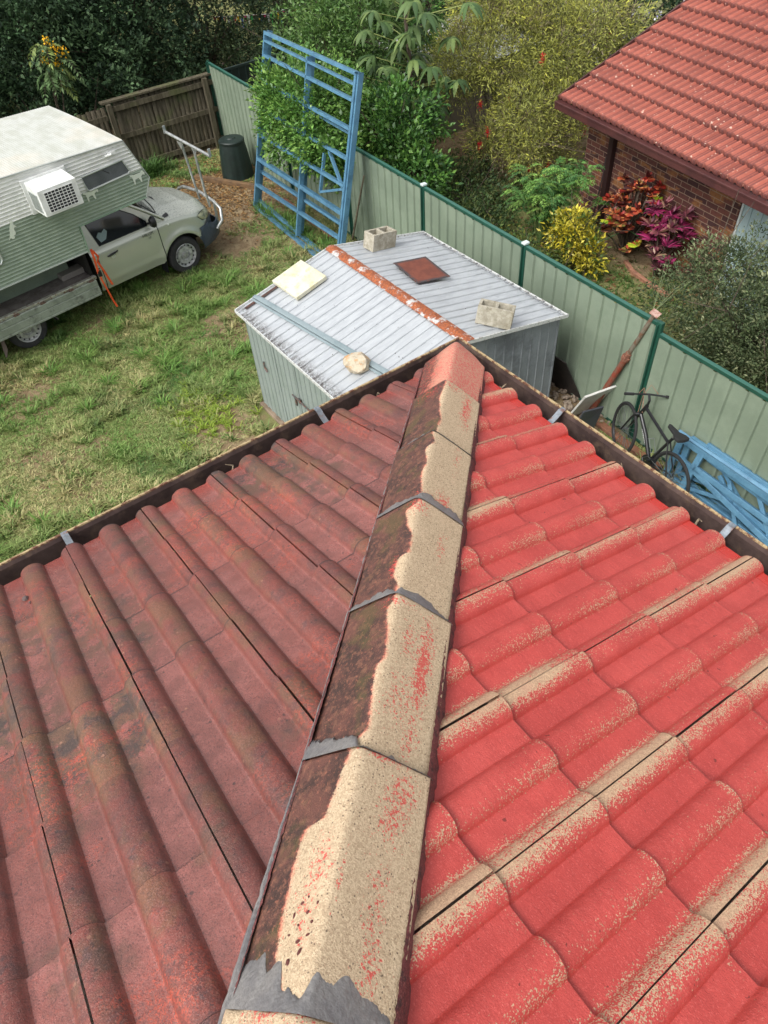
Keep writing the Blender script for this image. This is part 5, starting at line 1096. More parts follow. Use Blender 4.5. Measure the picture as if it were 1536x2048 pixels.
MBR = NT('dark_brick'); bt = MBR.n('ShaderNodeTexBrick'); mp = MBR.map((1, 1, 1), rot=(R(90), 0, 0)); MBR.put(bt.inputs['Vector'], mp)
bt.inputs['Scale'].default_value = 1; bt.inputs['Brick Width'].default_value = .24; bt.inputs['Row Height'].default_value = .086; bt.inputs['Mortar Size'].default_value = .0055; bt.inputs['Mortar Smooth'].default_value = .2; bt.inputs['Bias'].default_value = 0
bt.inputs['Color1'].default_value = L(112, 68, 58)+(1,); bt.inputs['Color2'].default_value = L(66, 44, 44)+(1,); bt.inputs['Mortar'].default_value = L(150, 126, 108)+(1,)
cb = MBR.mix(MBR.mth('MULTIPLY', MBR.step(MBR.noise(1.6, 3, .6, vec=MBR.map((1.2, 1, 3))), .53, .62), MBR.mth('SUBTRACT', 1, bt.outputs['Fac'])), bt.outputs['Color'], L(136, 92, 58)); cb = MBR.mix(MBR.mth('MULTIPLY', MBR.step(MBR.noise(22, 4), .5, .65), .3), cb, L(50, 36, 34))
bmp = MBR.mth('SUBTRACT', 1, bt.outputs['Fac']); MBR.bump(bmp, .5, .008); MBR = MBR.done(cb, .8, 0, .3)
B = MB(); B.box((2.05, .65, zgr/2-.1), (3.64, .2, -zgr-.1)); B.build('brick_wall', MBR, nb)
B = MB(); B.prism([(.23, .75, zgr), (.23, 5.2, zgr), (.23, 5.2, 5.0*s22/c22-.1), (.23, .75, .75*s22/c22-.16)], (0, 0, 0), (.2, 0, 0)); B.build('brick_wall', MBR, nb)
B = MB(); B.box((6.9, .72, zgr/2-.1), (5.9, .2, -zgr-.1)); B.build('brick_wall', MBR, nb)
MCL = simple('pale_blue_cladding', L(168, 188, 190), .5, 0, L(158, 178, 182), 3)
B = MB()
for k in range(9): B.box((3.95+.2*k, .605, zgr/2-.1), (.19, .02, -zgr-.14)); B.box((4.05+.2*k, .60, zgr/2-.1), (.02, .035, -zgr-.14))
B.build('door_cladding', MCL, nb); B = MB(); B.box((3.88, .60, zgr/2-.1), (.05, .06, -zgr-.1)); B.build('door_frame', simple('white_trim', L(206, 212, 210), .5), nb)
B = MB(); B.box((.97, .50, zgr/2-.09), (.11, .09, -zgr-.14)); B.build('downpipe', simple('dark_post', L(48, 30, 30), .5), nb)
B = MB(); B.tube([(1.02, .25, zgr+.0), (.86, .52, zgr+1.15)], .014, 8); B.tube([(.875, .50, zgr+1.05), (.86, .52, zgr+1.2)], .03, 8); br = tag(B.build('garden_broom', simple('dark_handle', L(44, 34, 32), .6), None, loc=N0, rz=ANG), 'dark long handled tool leaning on the brick wall left of the post', 'tool')
# garden bed edging along the house
edge = [(8.15, 5.05), (7.98, 4.75), (7.90, 4.4), (7.86, 4.1), (7.83, 3.85)]
B = MB()
for (x0, y0), (x1, y1) in zip(edge, edge[1:]): B.beam((x0, y0, ZG+.03), (x1, y1, ZG+.03), .07, .07)
tag(B.build('brick_edging', simple('edging_brick', L(164, 116, 92), .85, 0, L(130, 92, 74), 12, bump=.5), bevel=.006), 'curved strip of reddish brick garden edging beside the cordyline', 'edging')
B = MB(); pts = [(7.55, 6.0, ZG+.35), (7.9, 5.6, ZG+.2), (8.2, 5.2, ZG+.55), (8.5, 4.7, ZG+.3)]; B.tube(pts, .008, 5); tag(B.build('garden_hose', simple('hose_green', L(96, 140, 92), .5)), 'thin green hose strung across in front of the red croton', 'hose')
# dark sheet fence going away beyond the corner, distant roof, bunting
t = thing('boundary_fence', 'dark green sheet fence running away beyond the corner', 'fence', (5.6, 15.1, ZG), R(2)); pr = rib_profile(0, 7, .19, .02); n = len(pr)
MDF = simple('dark_teal_sheet', L(44, 58, 54), .5, 0, L(34, 46, 44), 2)
B = MB(); B.add([(a, -o, z) for z in (.05, 1.5) for (a, o) in pr], [(i, i+1, n+i+1, n+i) for i in range(n-1)]); B.build('fence_sheet', MDF, t, recalc=False); B = MB(); B.beam((0, 0, 1.5), (7, 0, 1.5), .05, .05); B.build('rail', MDF, t)
t = thing('outbuilding', 'pale corrugated roof glimpsed through the bottlebrush stems', 'shed', (10.9, 12.9, ZG), R(-8)); pr = rib_profile(0, 3.2, .1, .018); n = len(pr)
B = MB(); B.add([(x, a-1.5, 1.25+z+o) for (x, z) in ((-1.4, 0), (1.4, .25)) for (a, o) in pr], [(i, i+1, n+i+1, n+i) for i in range(n-1)]); B.build('roof', simple('pale_tin', L(190, 192, 192), .5, .2, L(160, 162, 164), 4), t, recalc=False); B = MB(); B.box((0, .1, .6), (2.6, 2.9, 1.2)); B.build('wall', simple('shed_dim', L(104, 98, 86), .8), t)
cols_b = [L(220, 50, 60), L(240, 190, 40), L(50, 110, 210), L(230, 80, 140), L(240, 240, 240), L(60, 160, 80)]
t = thing('party_bunting', 'string of small bright coloured flags strung between the far trees', 'bunting', (8.6, 21.5, ZG+1.0), R(-20)); B = MB(); B.tube([(0, 0, 0), (1.6, 0, -.12), (3.4, 0, .05)], .008, 5); B.build('cord', simple('cord', L(220, 220, 220), .6), t)
for k in range(34):
    x = .1*k; z = -.12*math.sin(math.pi*x/3.4); B = MB(); B.add([(x, 0, z), (x+.09, .02, z), (x+.045, .03, z-.17-.1*(k % 3))], [(0, 1, 2)]); B.build('flag', simple('flag_%d' % (k % 6), cols_b[k % 6], .7, fine=0) if k < 6 else bpy.data.materials['flag_%d' % (k % 6)], t, recalc=False)
# ================================================================== vegetation
def orient(D, s):   # leaf frames from directions
    D = D/np.linalg.norm(D, axis=1, keepdims=True); r_ = RN.randn(len(D), 3); X = np.cross(D, r_); X /= np.linalg.norm(X, axis=1, keepdims=True); return D, X, np.cross(D, X)
def leafmesh(P, D, Ls, Ws, cols, name, mat, parent, up=.5, fold=.18):
    n = len(P); D = D/np.linalg.norm(D, axis=1, keepdims=True)
    Nn = RN.randn(n, 3)*.6; Nn[:, 2] += up*1.6; X = np.cross(D, Nn); X /= (np.linalg.norm(X, axis=1, keepdims=True)+1e-9); Z = np.cross(X, D)
    Ls = Ls[:, None]; Ws = Ws[:, None]
    v0 = P; v1 = P+D*Ls*.45+X*Ws*.5+Z*Ws*fold; v2 = P+D*Ls-Z*Ls*.12; v3 = P+D*Ls*.45-X*Ws*.5+Z*Ws*fold
    V = np.stack([v0, v1, v2, v3], 1).reshape(-1, 3); F = np.arange(4*n).reshape(n, 4); K = np.repeat(np.concatenate([cols, np.ones((n, 1))], 1), 4, 0)
    return npmesh(name, V, F, mat, parent, {'lc': K})
MLF = mat_leaf('leaf_glossy', .42, .18, .5); MLD = mat_leaf('leaf_dull', .62, .2, .3)
def crown(blobs, dens, L_, W_, pal, cl=.22, per=26, tip=None, up=.5, ragged=.35):
    """blobs: (cx,cy,cz,rx,ry,rz); dens = clusters per blob"""
    P = []; D = []; K = []
    for bi, (cx, cy, cz, rx, ry, rz) in enumerate(blobs):
        for k in range(int(dens*(rx*ry+rx*rz+ry*rz)/3)):
            q = RN.randn(3); q /= np.linalg.norm(q); f = (.45+.6*RN.rand()**.6); wob = 1+ragged*mnoise.noise(Vector(q*2.2)+Vector((bi*3.1, 0, 0)))
            c = np.array([cx, cy, cz])+q*np.array([rx, ry, rz])*f*wob
            if c[2] < ZG+.12: continue
            cb = pal[RN.randint(len(pal))]; br = .72+.56*RN.rand()
            m = per+RN.randint(-6, 7); ax = q+np.array([0, 0, .5])+RN.randn(3)*.3; ax /= np.linalg.norm(ax)
            pp = c+RN.randn(m, 3)*cl*.5*np.array([1, 1, .8]); dd = (pp-c)/cl+ax*.7+RN.randn(m, 3)*.45
            col = np.array(cb)[None, :]*br*(.8+.4*RN.rand(m, 1))
            if tip is not None:
                tt = np.clip(((pp-c)@ax)/cl*1.1+RN.rand(m)*.5-.25, 0, 1)[:, None]*(RN.rand() < .55); col = col*(1-tt)+np.array(tip)[None, :]*tt
            P.append(pp); D.append(dd); K.append(col)
    P = np.concatenate(P); D = np.concatenate(D); K = np.concatenate(K); n = len(P); s = .45+1.0*RN.rand(n)
    return P, D, L_*s, W_*s, K
def wood(name, paths, mat, parent):
    B = MB()
    for (pts, r0, r1) in paths: B.tube(pts, [r0+(r1-r0)*i/(len(pts)-1) for i in range(len(pts))], 6)
    return B.build(name, mat, parent, smooth=True)
MBRK = simple('bark', L(92, 80, 68), .9, 0, L(62, 52, 44), 14, bump=.6, bsc=40)
def tree(name, label, cat, base, blobs, dens, L_, W_, pal, grp=None, mat=None, r0=.09, stems=7, part='crown', **kw):
    t = thing(name, label, cat, (base[0], base[1], ZG), 0, grp); off = np.array([base[0], base[1], ZG])
    P, D, Ls, Ws, K = crown(blobs, dens, L_, W_, pal, **kw); leafmesh(P-off, D, Ls, Ws, K, part, mat or MLD, t)
    paths = []; b0 = Vector((0, 0, -.05)); mid = Vector(np.mean([[b[0], b[1], b[2]] for b in blobs], 0)-off); fork = Vector((mid.x*.35, mid.y*.35, max(.3, mid.z*.4))); paths.append(([b0, fork*.5+Vector((.02, .01, 0)), fork], r0, r0*.75))
    for i in range(stems):
        b = blobs[i % len(blobs)]; e = Vector((b[0]-off[0]+RN.randn()*b[3]*.4, b[1]-off[1]+RN.randn()*b[4]*.4, b[2]-off[2]+b[5]*(.1+.6*RN.rand()))); m_ = fork.lerp(e, .5)+Vector((RN.randn()*.1, RN.randn()*.1, .12)); paths.append(([fork, m_, e], r0*.5, r0*.12))
        for j in range(3): e2 = e+Vector(RN.randn(3)*.35); paths.append(([m_.lerp(e, .6), e2], r0*.15, .004))
    wood('trunk' if cat == 'tree' else 'stems', paths, MBRK, t)
    return t
DK = [L(56, 78, 54), L(44, 64, 44), L(70, 96, 64), L(84, 108, 74)]; MID = [L(72, 108, 50), L(60, 96, 44), L(86, 122, 58)]
G_ = ZG
T = tree
gb = 'dark trees beyond the paling fence'
T('evergreen_tree', 'dark evergreen tree above the rear of the camper roof at far left', 'tree', (.1, 17.2), [(-.2, 17.2, G_+1.9, 1.7, 1.1, 1.9), (.6, 16.6, G_+2.9, 1.3, .9, 1.3), (.9, 16.5, G_+1.3, .8, .8, 1.0)], 150, .10, .05, DK, gb, ragged=.5)
T('evergreen_tree', 'dense dark evergreen tree overhanging the lower paling fence', 'tree', (2.6, 16.9), [(2.4, 16.7, G_+2.2, 1.3, 1.0, 1.7), (3.3, 16.2, G_+1.75, .9, .7, 1.0), (2.9, 16.8, G_+3.1, 1.2, .9, 1.0)], 190, .10, .05, DK, gb, ragged=.5)
T('evergreen_tree', 'tall blackish evergreen tree standing behind the middle of the paling fence', 'tree', (4.6, 17.4), [(4.4, 17.3, G_+2.6, 1.4, 1.0, 1.5), (5.2, 17.0, G_+1.9, 1.0, .9, 1.2), (4.0, 17.6, G_+3.4, 1.2, 1., 1.1)], 190, .09, .045, DK, gb, ragged=.5)
T('evergreen_tree', 'airy dark tree with thin stems behind the fence corner', 'tree', (6.4, 17.6), [(6.4, 17.4, G_+2.3, 1.1, .9, 1.6), (7.2, 17.0, G_+1.6, .9, .8, 1.1), (6.8, 17.6, G_+3.2, 1.2, .9, .9)], 130, .085, .04, [L(60, 76, 50), L(74, 90, 56), L(48, 62, 44)], gb, ragged=.7)
T('evergreen_tree', 'dull green tree left of the bright shrubs at the top of the fence', 'tree', (8.6, 17.2), [(8.5, 16.8, G_+1.9, 1.1, .9, 1.5), (9.4, 16.4, G_+1.5, 1.1, .9, 1.3), (9.0, 17.2, G_+2.9, 1.3, 1., 1.0)], 130, .085, .04, [L(64, 82, 50), L(76, 94, 58), L(50, 66, 44)], gb, ragged=.6)
for (x, y, s, lb) in [(-.5, 23.5, 3.2, 'dark background tree furthest left behind the camper'), (5.2, 22.3, 3.0, 'dark background tree seen left of the coloured bunting'), (13.2, 22.5, 3.2, 'dark background tree right of the coloured bunting'), (13.5, 17.6, 2.6, 'large dark tree beyond the leafy shrubs at the top of the picture'), (2.6, 20.6, 2.4, 'dark background tree behind the yellow flowering sprig')]:
    T('evergreen_tree', lb, 'tree', (x, y), [(x, y, G_+1.8, s, s*.8, 2.2), (x+.6, y-.6, G_+3.0, s*.8, s*.7, 1.4)], 95, .13, .07, DK, gb, ragged=.4)
# low growth under the left end
T('leafy_shrub', 'low dark shrub in front of the trees beside the camper roof', 'shrub', (1.9, 15.8), [(1.6, 15.9, G_+.9, 1.1, .45, .8), (.2, 15.9, G_+.8, 1.1, .4, .7)], 200, .08, .04, DK+[L(84, 92, 58)], None, part='foliage')
# yellow flowering tree with hanging pinnate leaves
def pinnate(name, base, stems_, pal, label, cat, Lf=.42, nl=9, lf=(.11, .04), flowers=None, droop=.9, stemcol=MBRK, mat=MLD, rad=.012):
    t = thing(name, label, cat, (base[0], base[1], ZG)); P = []; D = []; Ls = []; Ws = []; K = []; paths = []
    for (tip, nlv) in stems_:
        tip = np.array(tip)-np.array([base[0], base[1], ZG]); midp = tip*np.array([.45, .45, .6]); paths.append(([Vector((0, 0, 0)), Vector(midp), Vector(tip)], rad*1.6, rad*.5))
        for k in range(nlv):
            f = 1-.5*RN.rand()**1.5; o = midp+(tip-midp)*f; a = RN.rand()*6.28; d0 = np.array([math.cos(a), math.sin(a), .35+.5*RN.rand()]); prev = o; c0 = np.array(pal[RN.randint(len(pal))])*(.8+.45*RN.rand())
            LL = Lf*(.7+.5*RN.rand()); pts = [Vector(o)]
            for j in range(1, nl+1):
                tt = j/nl; p_ = o+d0*LL*tt*(1-.15*tt)-np.array([0, 0, 1])*droop*LL*tt*tt; dv = p_-prev; dv /= np.linalg.norm(dv); sd = np.cross(dv, [0, 0, 1.]); sd /= np.linalg.norm(sd)+1e-9; pts.append(Vector(p_))
                for sg in (-1, 1): P.append(p_); D.append(sd*sg+dv*.55+RN.randn(3)*.1-np.array([0, 0, .25])); s = (.6+.6*math.sin(math.pi*min(1, tt*.95)))*(.85+.3*RN.rand()); Ls.append(lf[0]*s); Ws.append(lf[1]*s); K.append(c0*(.88+.24*RN.rand()))
                prev = p_
            P.append(prev); D.append(dv); Ls.append(lf[0]); Ws.append(lf[1]); K.append(c0); paths.append((pts[::3]+[pts[-1]], .004, .002))
    leafmesh(np.array(P), np.array(D), np.array(Ls), np.array(Ws), np.array(K), 'foliage', mat, t, up=1.0); wood('stems', paths, stemcol, t)
    if flowers:
        pts, cols, s = flowers; PP = np.concatenate([np.array(p_)[None]-np.array([base[0], base[1], ZG])+RN.randn(26, 3)*s for p_ in pts]); n = len(PP); leafmesh(PP, RN.randn(n, 3), np.full(n, s*.9), np.full(n, s*.7), np.array([cols[RN.randint(len(cols))] for _ in range(n)]), 'flowers', MLD, t)
    return t
pinnate('senna_tree', (2.0, 15.9), [((2.24, 15.5, G_+2.65), 12), ((2.40, 15.45, G_+2.35), 9), ((2.1, 15.45, G_+2.3), 8)], [L(104, 128, 84), L(92, 118, 76), L(130, 146, 84)], 'sprig of drooping compound leaves with yellow flowers above the camper roof', 'tree', .48, 9, (.13, .05),
    ([(2.22, 15.35, G_+2.75), (2.05, 15.3, G_+2.45), (2.5, 15.35, G_+2.52), (2.35, 15.35, G_+2.58), (2.28, 15.3, G_+2.35)], [L(236, 186, 30), L(224, 170, 30)], .05))
# bushes around the tall blue frame
T('glossy_shrub', 'bright green glossy shrub growing through the tall blue frame', 'shrub', (5.9, 10.4), [(5.05, 10.35, G_+1.85, .50, 1.25, .75), (5.35, 9.4, G_+1.35, .5, .6, .5), (5.6, 10.6, G_+2.0, .7, 1.2, .6), (4.95, 11.1, G_+1.7, .35, .5, .85), (4.95, 9.7, G_+1.6, .4, .9, .55)], 520, .075, .038, [L(92, 134, 60), L(76, 116, 50), L(106, 146, 68)], None, MLF, part='foliage', cl=.17, per=24, tip=L(136, 170, 82))
T('glossy_shrub', 'tall light green shrub behind the top rail of the blue frame', 'shrub', (6.9, 12.0), [(6.7, 12.0, G_+2.1, 1.0, 1.1, 1.1), (7.2, 11.3, G_+2.6, .8, .9, .9), (7.4, 12.6, G_+2.9, 1.0, 1.1, .8)], 230, .085, .036, [L(84, 118, 58), L(72, 104, 50), L(100, 130, 70)], None, MLF, part='foliage', cl=.2, per=26, tip=L(128, 156, 86))
T('glossy_shrub', 'dense deep green shrub hanging over the fence right of the blue frame', 'shrub', (6.4, 8.9), [(6.0, 9.0, G_+1.35, .6, .85, .75), (6.0, 8.2, G_+1.0, .55, .65, .65), (6.5, 9.2, G_+1.8, .7, .8, .5)], 400, .085, .042, [L(62, 100, 46), L(50, 86, 40), L(76, 116, 52)], None, MLF, part='foliage', cl=.18, per=26, tip=L(104, 142, 62))
T('glossy_shrub', 'dark shrub behind the umbrella tree at the top of the picture', 'shrub', (8.6, 12.6), [(8.5, 12.4, G_+2.0, 1.0, 1.0, 1.4), (9.6, 12.8, G_+2.4, 1.0, 1.0, 1.0)], 130, .09, .045, MID, None, MLD, part='foliage', cl=.22, per=26)
# umbrella tree: whorls of long drooping leaflets on bare stalks
def whorl(P0, n, L_, W_, cols, droopy=.7, seg=4, out=1.0, upk=.35):
    V = []; F = []; K = []
    P0 = np.array(P0); ph = RN.rand()*6.28; tx, ty = RN.randn(2)*.25
    for i in range(n):
        a = ph+6.2832*i/n+RN.randn()*.12; dh = np.array([math.cos(a), math.sin(a), 0]); LL = L_*(.8+.35*RN.rand()); c = np.array(cols[RN.randint(len(cols))])*(.85+.3*RN.rand()); sd = np.array([-math.sin(a), math.cos(a), 0]); o = len(V); tw = RN.randn()*.25
        for j in range(seg+1):
            t = j/seg; p_ = P0+dh*LL*out*t*(1-.25*t)+np.array([0, 0, 1])*LL*(upk*t-droopy*t*t)+np.array([tx*t*LL, ty*t*LL, 0]); w = W_*.5*math.sin(math.pi*min(1, .06+.9*t**.8))**.8 if j < seg else .001; s2 = sd+np.array([0, 0, tw])
            V += [tuple(p_-s2*w-np.array([0, 0, w*.35])), tuple(p_), tuple(p_+s2*w-np.array([0, 0, w*.35]))]; edge_col = c*(1+.12*(j % 2)); K += [tuple(edge_col)+(1,), tuple(c*1.35)+(1,), tuple(edge_col)+(1,)]  # edge tone alternates along the leaf, midrib paler
        for j in range(seg): q = o+j*3; F += [(q, q+1, q+4, q+3), (q+1, q+2, q+5, q+4)]
    return V, F, K
def merge(parts):
    V = []; F = []; K = []
    for (v, f, k) in parts: o = len(V); V += v; F += [tuple(i+o for i in q) for q in f]; K += k
    return V, F, K
t = thing('umbrella_tree', 'umbrella tree with whorls of big drooping leaves behind the blue frame', 'tree', (7.25, 9.9, ZG)); base = np.array([7.25, 9.9, ZG]); parts = []; paths = [([Vector((0, 0, 0)), Vector((-.05, 0, 1.4)), Vector((-.1, -.05, 2.4)), Vector((-.1, .1, 3.5))], .06, .03)]
for (px_, nl) in [((6.55, 10.2, 2.55), 9), ((6.5, 9.9, 2.0), 9), ((6.6, 9.4, 2.0), 10), ((6.9, 9.2, 1.75), 9), ((6.55, 9.8, 1.55), 8), ((7.0, 9.0, 2.5), 9), ((6.9, 10.3, 3.0), 10), ((7.3, 9.3, 3.1), 10), ((7.0, 9.7, 2.9), 9), ((7.6, 9.2, 2.8), 9), ((6.6, 9.2, 1.55), 8), ((7.6, 9.6, 3.5), 10), ((6.8, 10.0, 3.45), 9), ((7.3, 10.4, 3.4), 9), ((7.5, 8.9, 2.2), 8), ((6.9, 9.9, 2.3), 8), ((7.0, 9.5, 3.4), 9), ((6.4, 9.6, 2.5), 9), ((6.75, 9.0, 2.1), 8), ((7.2, 9.0, 1.8), 9), ((6.6, 10.4, 2.9), 9), ((7.3, 9.8, 2.5), 9), ((7.8, 9.0, 3.3), 9), ((7.0, 10.0, 2.6), 8), ((6.4, 9.9, 3.3), 9)]+[((6.3+1.3*RN.rand(), 8.9+1.6*RN.rand(), 1.6+1.9*RN.rand()), 9) for _ in range(16)]:
    c = np.array([px_[0], px_[1], ZG+px_[2]])-base; parts.append(whorl(c, nl, .34, .10, [L(84, 104, 62), L(70, 92, 52), L(98, 116, 66), L(58, 80, 48)], .95)); at = Vector((-.1, 0, max(.9, c[2]-.25))); paths.append(([at, Vector(c)], .010, .006))
V, F, K = merge(parts); npmesh('leaves', V, F, MLD, t, {'lc': K}, smooth=False); wood('trunk', paths[:1], MBRK, t); wood('leaf_stalks', paths[1:], simple('stalk_green', L(140, 150, 88), .6), t)
# bottlebrush
BBP = [L(118, 108, 86), L(148, 152, 80), L(128, 134, 74), L(116, 118, 78), L(162, 166, 88)]
bt_ = T('bottlebrush_tree', 'olive yellow bottlebrush tree with fine leaves and red flower spikes', 'tree', (8.75, 9.5), [(9.1, 9.6, G_+2.3, 1.0, 1.1, .75), (9.9, 8.7, G_+2.2, 1.0, .9, .7), (9.0, 8.5, G_+1.45, .75, .8, .55), (9.8, 9.9, G_+3.1, 1.3, 1.2, .7), (8.7, 8.2, G_+.95, .5, .55, .4), (10.3, 8.2, G_+2.6, .7, .8, .5), (9.6, 8.0, G_+1.5, .6, .6, .5), (8.5, 10.0, G_+2.0, .6, .7, .6), (8.4, 9.0, G_+1.0, .4, .5, .35), (9.2, 8.0, G_+.8, .45, .45, .4)], 620, .085, .014, BBP, None, MLD, r0=.07, stems=16, cl=.2, per=30, tip=L(196, 196, 84), up=.1, ragged=.55)
B = MB(); off = Vector((8.75, 9.5, ZG))
paths = []
for k in range(9):
    a = -.9+k*.25; paths.append(([Vector((0+RN.randn()*.05, RN.randn()*.05, 0)), Vector((.1*k-.35, RN.randn()*.15-.15, .8)), Vector((.28*k-.9, RN.randn()*.4-.3, 1.8))], .028, .009))
wood('branches', paths, simple('grey_bark', L(96, 84, 76), .9, 0, L(70, 60, 56), 20), bt_)
fl = [(8.15, 8.75, 1.2), (8.05, 8.85, .95), (8.9, 9.0, 1.55), (9.0, 8.3, 2.35), (10.55, 8.15, 2.45), (10.3, 7.9, 2.0), (9.65, 7.65, 1.15), (8.7, 8.1, .55), (8.25, 9.1, 1.6), (9.9, 7.7, 1.4), (8.9, 7.8, .6)]
P = np.concatenate([np.stack([np.full(70, x), np.full(70, y), np.full(70, G_+z)], 1)+RN.randn(70, 3)*np.array([.018, .018, .045]) for x, y, z in fl])-np.array([8.75, 9.5, ZG]); n = len(P)
leafmesh(P, RN.randn(n, 3), np.full(n, .05), np.full(n, .012), np.array([L(206, 44, 50)]*n)*(.7+.5*RN.rand(n, 1)), 'flower_spikes', MLD, bt_)['kind'] = 'stuff'
# dark flowering hedge behind the neighbour's roof
T('flowering_hedge', 'dark hedge dotted with white and lilac flowers behind the red roof', 'hedge', (14.2, 10.4), [(13.4, 11.4, G_+1.6, 1.3, 1.3, 1.6), (14.6, 10.2, G_+1.6, 1.4, 1.3, 1.6), (16.3, 9.4, G_+1.6, 1.6, 1.4, 1.6), (14.4, 12.2, G_+2.4, 1.6, 1.4, 1.2), (12.6, 12.6, G_+2.2, 1.2, 1.2, 1.3)], 120, .10, .05, [L(44, 62, 44), L(56, 78, 52), L(36, 52, 40)], None, MLD, part='foliage')
hd = bpy.data.objects['flowering_hedge']; P = []
for k in range(70):
    a = RN.rand()*6.28; c = np.array([14.6+1.4*math.cos(a)*RN.rand(), 10.0+1.2*math.sin(a), G_+1.2+1.7*RN.rand()]) if k % 2 else np.array([13.2+RN.randn()*.8, 10.3+RN.randn()*.5, G_+1.2+1.7*RN.rand()]); P.append(c+RN.randn(12, 3)*.05)
P = np.concatenate(P)-np.array([14.2, 10.4, ZG]); n = len(P); leafmesh(P, RN.randn(n, 3)+np.array([-1, -1, 1]), np.full(n, .06), np.full(n, .05), np.array([[L(226, 226, 232), L(176, 170, 214)][RN.randint(2)] for _ in range(n)]), 'flowers', MLD, hd)['kind'] = 'stuff'
T('undergrowth', 'dark undergrowth below the trees beyond the paling fence', 'undergrowth', (6, 19), [(1.5, 18.5, G_+.3, 1.8, 1.4, .5), (4.5, 18.9, G_+.3, 2.2, 1.4, .5), (7.5, 18.7, G_+.3, 2.2, 1.4, .5), (10.5, 18, G_+.35, 2.2, 1.6, .6), (8, 20.8, G_+.4, 2.5, 1.2, .6), (11, 15.6, G_+.4, 1.8, 1.6, .6), (12.5, 13.5, G_+.4, 1.6, 1.6, .6)], 90, .10, .05, DK, None, MLD, part='foliage')
# neighbour's garden
pinnate('feathery_shrub', (7.5, 6.5), [((7.5+RN.randn()*.26, 6.5+RN.randn()*.3, G_+.55+.95*RN.rand()), 10) for _ in range(34)], [L(96, 138, 66), L(78, 120, 60), L(120, 156, 74), L(66, 104, 56)], 'feathery light green shrub with fern-like leaves beyond the fence', 'shrub', .30, 8, (.062, .022), droop=.5, stemcol=simple('green_stem', L(96, 120, 66), .7), rad=.008)
T('golden_shrub', 'small variegated shrub with yellow leaves behind the fence post', 'shrub', (7.25, 5.5), [(7.25, 5.5, G_+.65, .30, .34, .42), (7.3, 5.2, G_+.4, .26, .26, .3), (7.2, 5.75, G_+.55, .22, .25, .35)], 620, .075, .03, [L(196, 182, 52), L(168, 160, 52), L(92, 116, 50), L(206, 192, 70), L(80, 96, 48)], None, MLF, part='foliage', r0=.03, cl=.11, per=20)
def rosettes(name, label, cat, base, spots, L_, W_, pals, n=11, droopy=.35, upk=.55, mat=MLF):
    t = thing(name, label, cat, (base[0], base[1], ZG)); parts = []; paths = []
    for (x, y, z, pi_) in spots:
        c = np.array([x-base[0], y-base[1], z]); parts.append(whorl(c, n, L_, W_, pals[pi_], droopy, 4, .9, upk)); parts.append(whorl(c+np.array([0, 0, .04]), max(4, n//2), L_*.7, W_*.85, pals[pi_], .15, 3, .6, .8)); paths.append(([Vector((0, 0, 0)), Vector((c[0]*.5, c[1]*.5, c[2]*.6)), Vector(c)], .018, .01))
    V, F, K = merge(parts); npmesh('leaves', V, F, mat, t, {'lc': K}); wood('stems', paths, MBRK, t); return t
RED1 = [L(138, 40, 30), L(104, 32, 28), L(160, 84, 54), L(72, 27, 26)]; RED2 = [L(140, 66, 40), L(84, 32, 28), L(160, 104, 64), L(56, 26, 24)]; GRN = [L(170, 180, 50), L(130, 160, 48), L(190, 170, 70), L(150, 60, 40)]; ORG = [L(196, 130, 80), L(160, 70, 50), L(120, 60, 46), L(110, 100, 50)]
sp = []
for (x, y, z, p_) in [(8.35, 5.55, 1.22, 1), (8.5, 5.2, 1.3, 0), (8.6, 5.0, 1.2, 0), (8.1, 5.6, .95, 0), (8.15, 5.3, 1.0, 1), (8.2, 5.05, .92, 0), (8.4, 4.9, 1.05, 2), (8.45, 4.75, .85, 2), (8.0, 5.35, .62, 3), (8.05, 5.05, .66, 1), (7.95, 5.5, .5, 1), (8.1, 4.85, .42, 2), (8.0, 4.95, .32, 3), (8.3, 5.3, 1.15, 1), (8.25, 4.9, .75, 0), (8.55, 5.4, 1.05, 0), (8.0, 5.2, .8, 0)]: sp.append((x, y, z, p_))
for k in range(34):
    q = RN.randn(3); q /= np.linalg.norm(q); q[2] = abs(q[2])*1.3-.35; x_, y_, z_ = 8.28+q[0]*.30, 5.2+q[1]*.42, .75+q[2]*.52
    if z_ > .2: sp.append((x_, y_, z_, RN.choice([0, 0, 1, 1, 3, 2], p=[.2, .2, .2, .15, .17, .08])))
rosettes('croton_shrub', 'croton shrub with broad red, orange and yellow-green leaves by the brick wall', 'shrub', (8.35, 5.25), sp, .17, .085, [RED1, RED2, GRN, ORG], 10, .35, .5)
PU = [L(132, 32, 76), L(96, 26, 54), L(66, 28, 42), L(150, 54, 98)]; PD = [L(104, 52, 66), L(80, 50, 54), L(128, 74, 80), L(140, 110, 90)]
rosettes('cordyline_shrub', 'magenta and purple cordyline with long narrow leaves beside the croton', 'shrub', (8.2, 4.45), [(8.25, 4.75, .98, 0), (8.35, 4.5, .98, 0), (8.2, 4.35, .85, 1), (8.1, 4.6, .62, 0), (8.3, 4.15, .75, 0), (8.0, 4.4, .42, 1), (8.05, 4.15, .38, 0), (8.45, 4.3, 1.0, 1), (8.15, 4.7, .8, 1), (8.3, 4.6, .8, 0), (8.1, 4.3, .6, 0), (8.35, 4.3, .85, 0), (8.2, 4.55, .5, 1), (8.1, 4.5, .75, 1), (8.4, 4.7, 1.05, 1), (8.0, 4.25, .25, 1)], .27, .055, [PU, PD], 15, .45, .6)
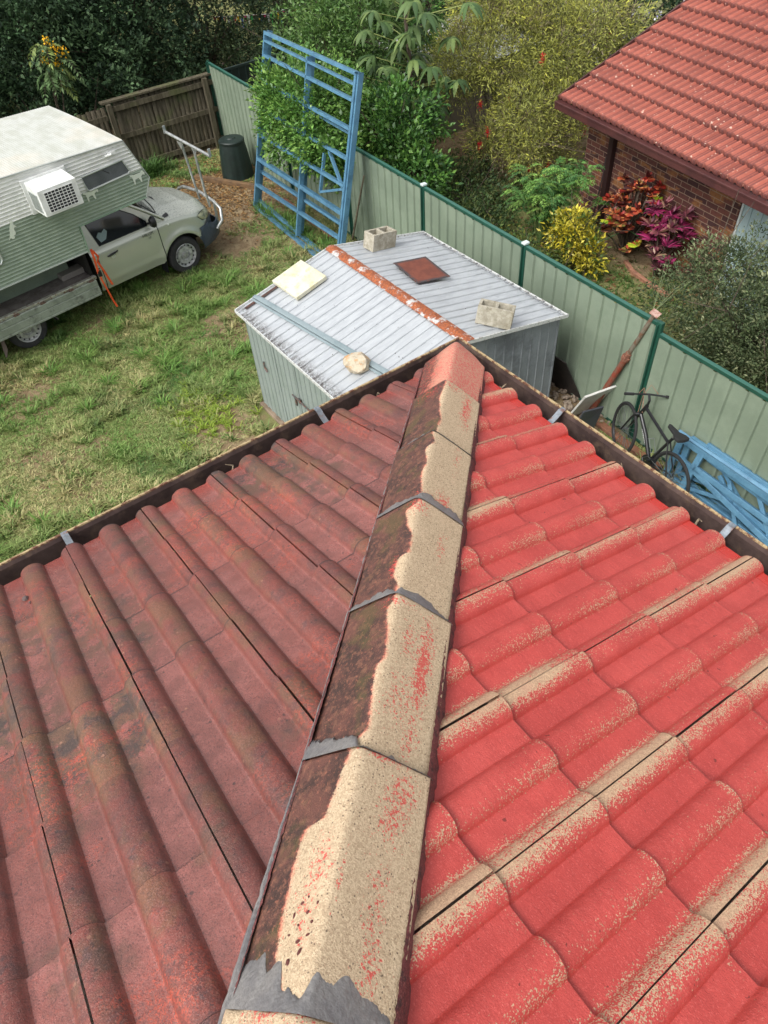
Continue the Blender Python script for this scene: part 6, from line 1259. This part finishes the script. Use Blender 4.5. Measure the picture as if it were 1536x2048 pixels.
T('olive_shrub', 'big dense grey-green shrub behind the stepped fence panel at the right edge', 'shrub', (6.9, 2.1), [(6.75, 2.3, G_+1.0, .95, 1.0, .85), (6.5, 1.3, G_+.9, .9, .9, .85), (7.2, 1.5, G_+1.35, .8, .8, .6), (6.9, .5, G_+1.1, .9, .8, .9), (7.0, 2.6, G_+1.35, .45, .45, .4)], 520, .05, .019, [L(86, 100, 66), L(72, 86, 56), L(104, 118, 78), L(60, 74, 50)], None, MLD, r0=.05, stems=10, part='foliage', cl=.16, per=30, tip=L(140, 144, 108), ragged=.35)
T('low_shrub', 'low dark shrub at the foot of the bottlebrush', 'shrub', (7.7, 8.4), [(7.6, 8.7, G_+.35, .7, .8, .42), (7.2, 7.9, G_+.3, .6, .7, .38), (6.6, 7.4, G_+.35, .6, .7, .45), (6.0, 7.6, G_+.45, .4, .7, .5)], 360, .06, .028, [L(66, 88, 50), L(54, 74, 44), L(88, 100, 56)], None, MLD, part='foliage', r0=.03)
T('low_shrub', 'low green shrub under the feathery one against the fence', 'shrub', (6.6, 6.2), [(6.5, 6.6, G_+.28, .5, .6, .32), (6.7, 5.8, G_+.28, .5, .5, .32)], 380, .055, .025, [L(74, 100, 52), L(96, 114, 58), L(120, 124, 56)], None, MLD, part='foliage', r0=.025)
tu = [(3.35+RN.randn()*.18, 14.75+RN.randn()*.08, ZG, 14, .28+.2*RN.rand(), .25, L(64, 96, 48), L(84, 116, 56)) for _ in range(26)]
tag(blades('fence_weeds', tu), 'tall green weeds at the foot of the paling fence', 'weeds', None, 'stuff')
tu = [(4.35+.1*RN.randn()+.18*(11.5-y)/3, y, ZG, 12, .12+.12*RN.rand(), .14, L(84, 122, 56), L(104, 140, 66)) for y in RN.uniform(8.6, 11.6, 90)]
tag(blades('fence_weeds', tu), 'green weeds growing along the bottom rail of the tall blue frame', 'weeds', None, 'stuff')
# a fine bare twig rising behind the prop
B = MB()
for k in range(4): a = Vector((5.15, 2.35, ZG+1.55)); e = a+Vector((RN.uniform(.1, .5), RN.uniform(-.35, .35), RN.uniform(.3, .6))); B.tube([a, a.lerp(e, .5)+Vector((0, 0, .05)), e], [.003, .002, .001], 5)
B.tube([(5.2, 2.35, ZG), (5.15, 2.35, ZG+1.6)], .008, 5); tag(B.build('bare_sapling', simple('twig', L(124, 136, 96), .7)), 'thin bare sapling poking above the fence beside the prop', 'sapling')
